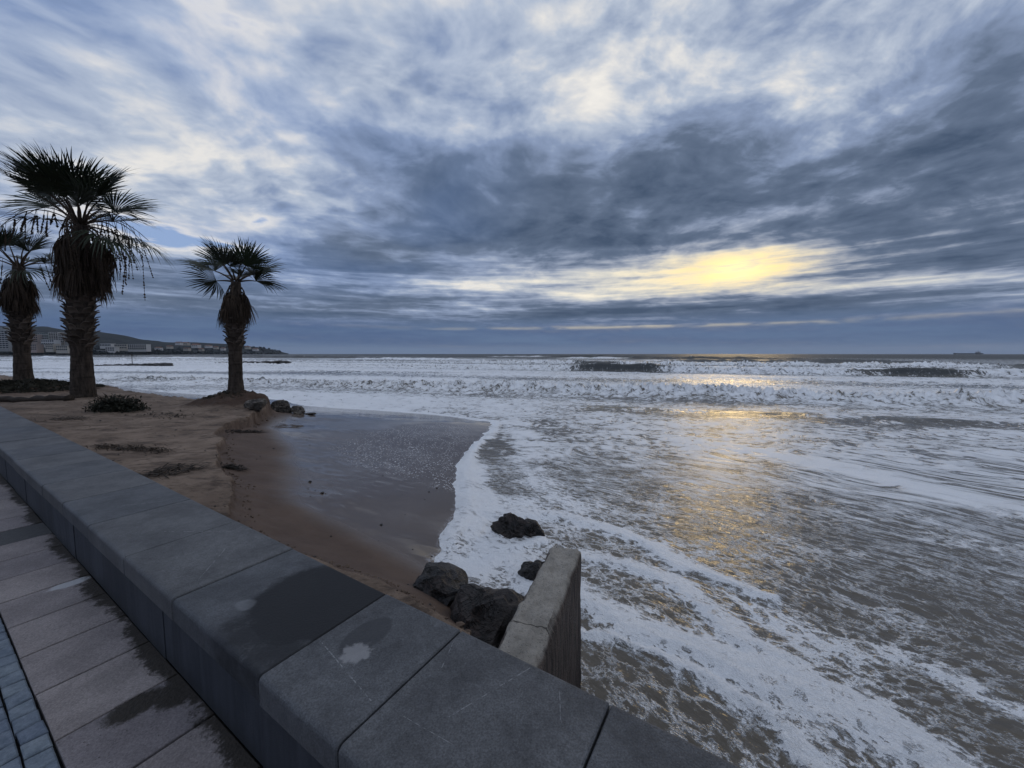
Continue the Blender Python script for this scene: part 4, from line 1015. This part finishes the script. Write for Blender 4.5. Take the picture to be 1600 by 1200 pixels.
def ground_cover(c, r0, n, seed, size, name, label):
    r = random.Random(seed); mb = MB()
    for _ in range(n):
        a, q = r.uniform(0, 6.28), r0 * math.sqrt(r.random()); x, y = c[0] + q * math.cos(a), c[1] + q * math.sin(a); s_ = size * r.uniform(.4, 1.3) * (1.15 - q / r0 * .7)
        mb.add([(x, y, 0), (x + r.gauss(0, .4) * s_, y + r.gauss(0, .4) * s_, s_ * .6), (x + r.gauss(0, .5) * s_, y + r.gauss(0, .5) * s_, s_)], [(0, 1, 2)])
        mb.add([(x, y, 0), (x + r.gauss(0, .9) * s_, y + r.gauss(0, .9) * s_, s_ * .15), (x + r.gauss(0, .9) * s_, y + r.gauss(0, .9) * s_, s_ * .5)], [(0, 1, 2)])
    A = np.array(mb.V); g = terrain(A[:, 0][None], A[:, 1][None])[0][0]; A[:, 2] += g - .02
    return tag(link(name, mesh(name, A, mb.F), M_SHRUB), label, 'ground cover', kind='stuff')
ground_cover(PALM_F, 2.1, 5200, 4, .16, 'ground_cover', 'dark matted plants covering the bank of the left palm')
ground_cover((PALM_R[0] - .25, PALM_R[1]), .75, 900, 5, .08, 'bank_grass', 'short dark growth round the foot of the smallest palm')
def strands(px0, px1, width, n, seed, label):  # dark strands added in place of hollows eroded in the sand
    a, b = hit(*px0), hit(*px1); r = random.Random(seed); mb = MB()
    for _ in range(n):
        f = r.random(); q = a[:2] * (1 - f) + b[:2] * f; x, y = q[0] + r.gauss(0, width), q[1] + r.gauss(0, width); L = r.uniform(.05, .22); an = r.gauss(math.atan2(b[1] - a[1], b[0] - a[0]), .6)
        e = Vector((math.cos(an), math.sin(an), 0)) * L; w_ = Vector((-math.sin(an), math.cos(an), 0)) * r.uniform(.004, .014); z = r.uniform(0, .035)
        m0, m1, m2 = Vector((x, y, z)), Vector((x, y, z + r.uniform(0, .03))) + e * .5 + w_ * r.uniform(-2, 2), Vector((x, y, z - .01)) + e
        mb.add([m0 - w_, m0 + w_, m1 + w_, m1 - w_], [(0, 1, 2, 3)]); mb.add([m1 - w_, m1 + w_, m2 + w_ * .4, m2 - w_ * .4], [(0, 1, 2, 3)])
    A = np.array(mb.V); g = terrain(A[:, 0][None], A[:, 1][None])[0][0]; g8 = g.reshape(-1, 8); ok = np.ptp(g8, axis=1) < .06
    A[:, 2] += g + .004; keep = set(np.nonzero(ok)[0]); mb.F = [f for i, f in enumerate(mb.F) if i // 2 in keep]
    tag(link('hollow_strands', mesh('hollow_strands', A, mb.F), M_STRANDS), label, 'seaweed', 'lines of wrack on the sand', 'stuff')
strands((150, 697), (255, 706), .06, 200, 1, 'long dark line of wrack near the seat wall')
strands((225, 742), (300, 733), .13, 130, 2, 'scattered patch of dark wrack added for hollows in the sand above the cut bank')
strands((70, 657), (130, 654), .14, 90, 3, 'short dark line of wrack added for a hollow below the tallest palm')
strands((222, 646), (290, 652), .16, 90, 4, 'thin trail of wrack added for a hollow right of the dark shrub')
strands((350, 668), (405, 676), .08, 140, 5, 'tangle of dark wrack at the foot of the bank')
strands((344, 727), (372, 733), .05, 80, 6, 'small clump of wrack added for a hollow at the notch of the cut bank')
p0, p1 = hit(2, 627), hit(108, 626)
mb = MB(); pts = []
for k in range(13):
    q = p0 * (1 - k / 12) + p1 * (k / 12); pts.append((q[0], q[1] + .05 * math.sin(k * 1.3), ground_at(q[0], q[1]) + .05))
mb.tube(pts, [.10 + .03 * math.sin(k * 2.2) for k in range(13)], 9)  # rounded dark strip laid along the sand
tag(link('dark_strip', mb.me('dark_strip', True), simple_mat('strip', (0.030, 0.022, 0.017), 0.9, 0.4, 14.0, 0.02)), 'dark driftwood lying on the sand at the left edge', 'strip')

# --- crumbs of sand and small stones along the cut bank and over the beach
def crumbs(name, pts, size, seed, mat, label):
    r = random.Random(seed); mb = MB(); ico = rock_mesh('seed_crumb', seed, sub=1); co = np.array([v.co[:] for v in ico.vertices]); fs = [tuple(p_.vertices) for p_ in ico.polygons]; bpy.data.meshes.remove(ico)
    A = np.array(pts); g = terrain(A[:, 0][None], A[:, 1][None])[0][0]
    for (x, y), z in zip(A, g):
        s_ = size * r.uniform(.35, 1.3) * (2.2 if r.random() < .06 else 1); an = r.uniform(0, 6.28); rot = np.array([[math.cos(an), -math.sin(an)], [math.sin(an), math.cos(an)]])
        c_ = co * [s_, s_ * r.uniform(.6, 1), s_ * r.uniform(.4, .8)]; c_[:, :2] = c_[:, :2] @ rot.T; mb.add(c_ + [x, y, z + s_ * .2], fs)
    tag(link(name, mb.me(name), mat), label, 'stones', kind='stuff')
r = random.Random(77); pts = []
sc_near = [p for p in scarp if 1.5 < p[0] * wv[0] + p[1] * wv[1] < 13]
for _ in range(420):
    k = r.randrange(len(sc_near) - 1); f = r.random(); q_ = sc_near[k] * (1 - f) + sc_near[k + 1] * f
    pts.append((q_[0] + abs(r.gauss(0, .10)) * nv[0] + r.gauss(.02, .05), q_[1] + abs(r.gauss(0, .10)) * nv[1] + r.gauss(0, .05)))
crumbs('sand_crumbs', pts, .022, 3, simple_mat('sand_clods', (0.11, 0.078, 0.058), 0.95, 0.3, 9.0), 'crumbled sand along the foot of the cut bank')
pts = []
for _ in range(170):
    w0, n0 = r.uniform(2.2, 17), r.uniform(1.5, 6.0); p_ = WN(w0, n0); pts.append(tuple(p_))
crumbs('beach_pebbles', pts, .016, 5, M_RB, 'dark pebbles and bits scattered over the sand')

# ================================================================== far shore
M_HILL, q = material('wooded_hill'); P_ = q.pos(); a = q.noise(P_, 0.02, 7, 0.7); b = q.noise(P_, 0.004, 3)
finish(q, principled(q, q.mix(a.ss(0.35, 0.65), (0.010, 0.015, 0.018), (0.034, 0.040, 0.042)), 0.95, None, 0.1))
ridge = [(-700, 498), (-300, 502), (-60, 513), (40, 514), (80, 514), (109, 519.5), (152, 520), (187, 524.5), (206, 528), (225, 532), (244, 534.5), (262, 536), (300, 535), (345, 536.5), (380, 539.5), (410, 543), (435, 548.5), (452, 552.3)]
us = np.linspace(-700, 452, 150); rv = np.interp(us, [p[0] for p in ridge], [p[1] for p in ridge]); rows = 26
coast = np.interp(us, [-700, 100, 240, 300, 380, 452], [880, 900, 1050, 1500, 2000, 2300])
X = np.zeros((rows, len(us))); Y = X.copy(); Z = X.copy()
for k in range(rows):
    f = k / (rows - 1); dep = coast + (2700 - coast) * f; top = CAM_H + (553 - rv) / F_PX * 2450.0
    prof = sstep(np.full(us.shape, f), 0.02, 0.82) * (1 - sstep(np.full(us.shape, f), 0.86, 1.0) * .9)
    X[k] = (us - 800) / F_PX * dep; Y[k] = dep; Z[k] = 1.2 * (f > 0.01) + np.maximum(top - 1.2, 0.3) * prof - 3.0 * (f <= 0.01)
Z += 9.0 * fbm(X / 150, Y / 150, 4, seed=7.0) * np.clip(Z / 40, 0, 1) + 3.0 * np.abs(fbm(X / 22, Y / 22, 2, seed=8.0)) * np.clip(Z / 25, 0, 1)
tag(link('hills', grid_mesh('hills', X, Y, Z), M_HILL), kind='structure')
def hill_z(x, y):
    k = np.argmin((X - x) ** 2 + (Y - y) ** 2); return float(Z.flat[k])

def wall_mat(name, c): return simple_mat(name, c, 0.85, 0.12, 0.15)
MW = {k: wall_mat('render_' + k, c) for k, c in dict(white=(.46, .46, .47), cream=(.36, .34, .31), pink=(.33, .27, .25), grey=(.25, .26, .27), green=(.21, .27, .27)).items()}
M_PANE = simple_mat('dark_pane', (0.03, 0.04, 0.05), 0.15, 0.1, 1.0); M_ROOF = simple_mat('clay_roof', (0.16, 0.075, 0.05), 0.85, 0.2, 0.3); M_FLAT = simple_mat('flat_roof', (0.22, 0.22, 0.22), 0.9, 0.2, 0.3)
def block(u0, u1, v0, v1, D, col, floors, bays, label, tier=0, balcony=True):
    """apartment block seen at these picture bounds, at distance D"""
    s_ = D / F_PX; wd = (u1 - u0) * s_; ht = (553 - v0) / F_PX * D + CAM_H; zb = (553 - v1) / F_PX * D + CAM_H; xc = ((u0 + u1) / 2 - 800) * s_; dp = 14.0
    t_ = tag(empty('apartment_building', (xc, D, zb)), label, 'building', 'buildings of the far town'); hh = ht - zb
    mb = MB(); mb.box(-wd / 2, wd / 2, 0, dp, -6, hh)
    if tier: mb.box(-wd / 2 * .55, wd / 2 * .7, 2, dp - 1, hh, hh + tier)
    link('wall', mb.me('wall'), MW[col], t_); rf = MB(); rf.box(-wd / 2 - .3, wd / 2 + .3, -.3, dp + .3, hh + .01, hh + .5)
    if not tier: link('roof', rf.me('roof'), M_FLAT, t_)
    fh = hh / floors; bw = wd / bays; V, Fc = box_v(-bw * .34, bw * .34, -.12, .05, -fh * .30, fh * .30); pm = mesh('window', V, Fc)
    for f in range(floors):
        for b_ in range(bays): link('window', pm, M_PANE, t_, (-wd / 2 + bw * (b_ + .5), 0, fh * (f + .5)))
        if balcony:
            V, Fc = box_v(-wd / 2 * .97, wd / 2 * .97, -1.3, -.02, fh * f - .12 + .05, fh * f + .9); link('balcony', mesh('balcony', V, Fc), MW['white' if col != 'white' else 'cream'], t_)
def house(u0, u1, v0, v1, D, col, label):
    s_ = D / F_PX; wd = (u1 - u0) * s_; ht = max(3.0, (v1 - v0) * s_); zb = (553 - v1) / F_PX * D + CAM_H; xc = ((u0 + u1) / 2 - 800) * s_; dp = wd * .7; e = ht * .62
    t_ = tag(empty('house', (xc, D, zb)), label, 'house', 'houses of the far shore'); mb = MB(); mb.box(-wd / 2, wd / 2, 0, dp, -5, e); link('wall', mb.me('wall'), MW[col], t_)
    w2 = wd / 2 + .4; V = [(-w2, -.4, e), (w2, -.4, e), (w2, dp + .4, e), (-w2, dp + .4, e), (-w2, dp / 2, ht), (w2, dp / 2, ht)]
    link('roof', mesh('roof', V, [(0, 1, 5, 4), (2, 3, 4, 5), (0, 4, 3), (1, 2, 5), (3, 2, 1, 0)]), M_ROOF, t_)
    V, Fc = box_v(-wd * .07, wd * .07, -.15, .05, -e * .22, e * .22); pm = mesh('window', V, Fc)
    for k in (-.3, 0, .3): link('window', pm, M_PANE, t_, (wd * k, 0, e * .55))
block(-22, 17, 517, 545, 880, 'grey', 9, 8, 'grey stepped apartment block at the left edge of the far town', tier=8)
block(46, 63, 523, 535, 930, 'pink', 4, 6, 'pale pink low apartment block between the two left palms', balcony=False)
block(64, 80, 520.5, 533, 940, 'green', 5, 5, 'greenish glazed apartment block between the two left palms')
block(81, 95, 519.5, 534, 935, 'white', 6, 4, 'white terraced apartment block, tallest between the left palms')
block(95.5, 104, 521, 535, 930, 'cream', 5, 3, 'narrow cream block right of the white terraced one')
block(105, 116, 521, 536, 925, 'grey', 5, 3, 'grey block half hidden behind the tallest palm trunk')
block(68, 88, 531, 539, 905, 'white', 2, 6, 'long low white building in front of the greenish block', balcony=False)
block(74, 86, 537.5, 546, 890, 'cream', 3, 4, 'small cream building below the long low white one', balcony=False)
block(46, 60, 538, 547, 890, 'pink', 3, 5, 'pinkish low building near the shore by the left palm', balcony=False)
block(90, 108, 540, 548, 890, 'cream', 2, 6, 'low cream building near the shore by the tallest palm', balcony=False)
block(159, 176, 537, 541.5, 1100, 'white', 1, 7, 'long low white building right of the tallest palm trunk', balcony=False)
block(167, 181, 542.5, 548.5, 1060, 'white', 2, 4, 'small white building below the long low one', balcony=False)
block(181.5, 200.5, 538, 545, 1090, 'cream', 2, 7, 'wide cream building left of the white hotel', balcony=False)
block(202, 231, 538, 546, 1080, 'white', 3, 9, 'wide white hotel with pillared front on the far shore')
block(153, 166, 547, 551, 1060, 'grey', 1, 5, 'grey shed on the far shore beside the tallest palm trunk', balcony=False)
block(20, 33, 535, 546, 900, 'cream', 3, 4, 'cream block behind the trunk of the left palm', balcony=False)
hs = [(276, 284, 534, 537.5, 'white'), (286, 295, 534.5, 538, 'cream'), (301, 311, 537, 542, 'white'), (262, 269, 540, 543, 'cream'), (322, 330, 539, 542, 'white'), (335, 341, 541, 544, 'cream'),
      (244, 252, 542, 545.5, 'white'), (312, 318, 544, 547, 'cream'), (346, 352, 543, 546, 'white'), (384, 391, 541, 544, 'cream'), (396, 403, 544, 547, 'white'), (288, 296, 543, 546.5, 'cream')]
where = ['highest white house on the headland ridge', 'cream house right of the highest white one on the ridge', 'large white house on the headland slope', 'cream house where the hill meets the headland', 'white house in the middle of the headland slope',
         'cream house left of the smallest palm trunk', 'white house right of the hotel', 'cream house low on the headland near the water', 'white house close beside the smallest palm trunk', 'cream house right of the smallest palm trunk', 'rightmost white house on the headland', 'cream house low on the headland slope']
for (u0, u1, v0, v1, c_), lb in zip(hs, where): house(u0, u1, v0, v1, 1500 + (u0 - 244) * 3.6, c_, lb)
# trees of the town, too far to tell apart
mb = MB(); r = random.Random(5)
for _ in range(900):
    u = r.uniform(-60, 440); D = float(np.interp(u, [-700, 100, 240, 300, 380, 452], [880, 900, 1050, 1500, 2000, 2300])) + r.uniform(5, 420)
    x = (u - 800) / F_PX * D; s_ = r.uniform(3.5, 8.0); z = max(hill_z(x, D), 1.0); V = []
    for k in range(3):
        for j in range(6): V.append((x + s_ * (.55, .8, .3)[k] * math.cos(j * 1.047 + k) * r.uniform(.7, 1.2), D + s_ * (.55, .8, .3)[k] * math.sin(j * 1.047 + k), z + s_ * (.0, .55, 1.1)[k] * r.uniform(.85, 1.15)))
    mb.add(V, [(k * 6 + j, k * 6 + (j + 1) % 6, (k + 1) * 6 + (j + 1) % 6, (k + 1) * 6 + j) for k in range(2) for j in range(6)] + [tuple(12 + j for j in range(6))])
tag(link('town_trees', mb.me('town_trees'), M_HILL), 'dark trees among the houses of the far shore', 'trees', kind='stuff')

# --- rock breakwaters off the beach, a marker pole, a ship
def breakwater(u0, u1, v, hgt, n, seed, label, dpt=2.2, thin=0.0):
    r = random.Random(seed); mb = MB(); base = at((u0 + u1) / 2, v, 0)
    rm = rock_mesh('seed_rock', seed, sub=2); co = np.array([q_.co[:] for q_ in rm.vertices]); fs = [tuple(p_.vertices) for p_ in rm.polygons]; bpy.data.meshes.remove(rm)
    for k in range(n):
        u = u0 + (u1 - u0) * (k + r.random()) / n; p = at(u, v, 0); s_ = hgt * r.uniform(.6, 1.25) * (1 - thin * (1 - (u - u0) / (u1 - u0)))
        a = r.uniform(0, 6.28); rot = np.array([[math.cos(a), -math.sin(a)], [math.sin(a), math.cos(a)]]); c_ = co * [s_ * 2.4, s_ * 1.6, s_]; c_[:, :2] = c_[:, :2] @ rot.T
        mb.add(c_ + [p[0] - base[0], p[1] - base[1] + r.uniform(-dpt, dpt) * .4, s_ * .25], fs)
    return tag(link('rock_breakwater', mb.me('rock_breakwater', True), M_RB, None, tuple(base)), label, 'breakwater', 'rock breakwaters off the beach')
breakwater(150, 268, 571.5, .55, 60, 41, 'low dark rock breakwater with the thin pole, left of the smallest palm', thin=.6)
breakwater(330, 448, 568.5, .75, 60, 43, 'low dark rock breakwater behind the trunk of the smallest palm', thin=.6)
breakwater(-40, 215, 556.3, .8, 80, 47, 'farthest rock breakwater, a thin dark line off the town')
p = at(207, 571, 0); mb = MB(); mb.tube([(0, 0, -1), (0, 0, 1.4), (0, 0, 2.35)], [.07, .06, .05], 8)
pole = tag(empty('marker_pole', tuple(p)), 'thin marker pole on the low breakwater', 'pole'); link('post', mb.me('post'), M_STALK, pole)
mb = MB(); mb.box(-.22, .22, -.03, .03, 2.35, 2.60); link('top_mark', mb.me('top_mark'), M_STALK, pole)
# ship on the horizon
D = 3600.0; xs = (1511 - 800) / F_PX * D; sh = tag(empty('cargo_ship', (xs, D, 0)), 'long low cargo ship on the horizon at the right', 'ship'); L = 42 / F_PX * D
M_HULL = simple_mat('ship_hull', (0.03, 0.035, 0.045), 0.6, 0.1, 0.1); M_SUP = simple_mat('ship_white', (0.25, 0.27, 0.30), 0.6, 0.1, 0.1)
V = [(-L / 2 + 4, -14, -2), (L / 2 - 6, -14, -2), (L / 2 - 6, 14, -2), (-L / 2 + 4, 14, -2), (-L / 2, -15, 9), (L / 2 - 3, -16, 9), (L / 2 - 3, 16, 9), (-L / 2, 15, 9), (-L / 2 - 6, 0, 11), (L / 2, 0, 10)]
link('hull', mesh('hull', V, [(0, 1, 5, 4), (1, 2, 6, 5), (2, 3, 7, 6), (3, 0, 4, 7), (4, 5, 6, 7), (4, 7, 8), (5, 9, 6)]), M_HULL, sh)
mb = MB(); mb.box(L * .30, L * .40, -11, 11, 9.01, 20); mb.box(L * .32, L * .38, -13, 13, 20.01, 23); link('superstructure', mb.me('superstructure'), M_SUP, sh)
mb = MB(); mb.tube([(L * .35, 0, 23), (L * .35, 0, 32)], .9, 6); link('mast', mb.me('mast'), M_HULL, sh); mb = MB(); mb.tube([(L * .405, 0, 9), (L * .405, 0, 22)], [3, 2.4], 8); link('funnel', mb.me('funnel'), M_HULL, sh)
mb = MB(); mb.tube([(-L * .42, 0, 9), (-L * .42, 0, 17)], .8, 6); link('foremast', mb.me('foremast'), M_HULL, sh)

# ================================================================== sea air
mh = bpy.data.materials.new('sea_air'); mh.use_nodes = True; nh = mh.node_tree; nh.nodes.clear()
pv = nh.nodes.new('ShaderNodeVolumePrincipled'); pv.inputs['Color'].default_value = (0.80, 0.88, 1.0, 1); pv.inputs['Density'].default_value = 0.000028; pv.inputs['Anisotropy'].default_value = 0.2
nh.links.new(pv.outputs[0], nh.nodes.new('ShaderNodeOutputMaterial').inputs['Volume'])
V, Fc = box_v(-15500, 15500, -3100, 15500, -4.5, 260)
HAZE = tag(link('haze', mesh('haze', V, Fc), mh), 'thin sea air over the whole bay', 'haze', kind='stuff')
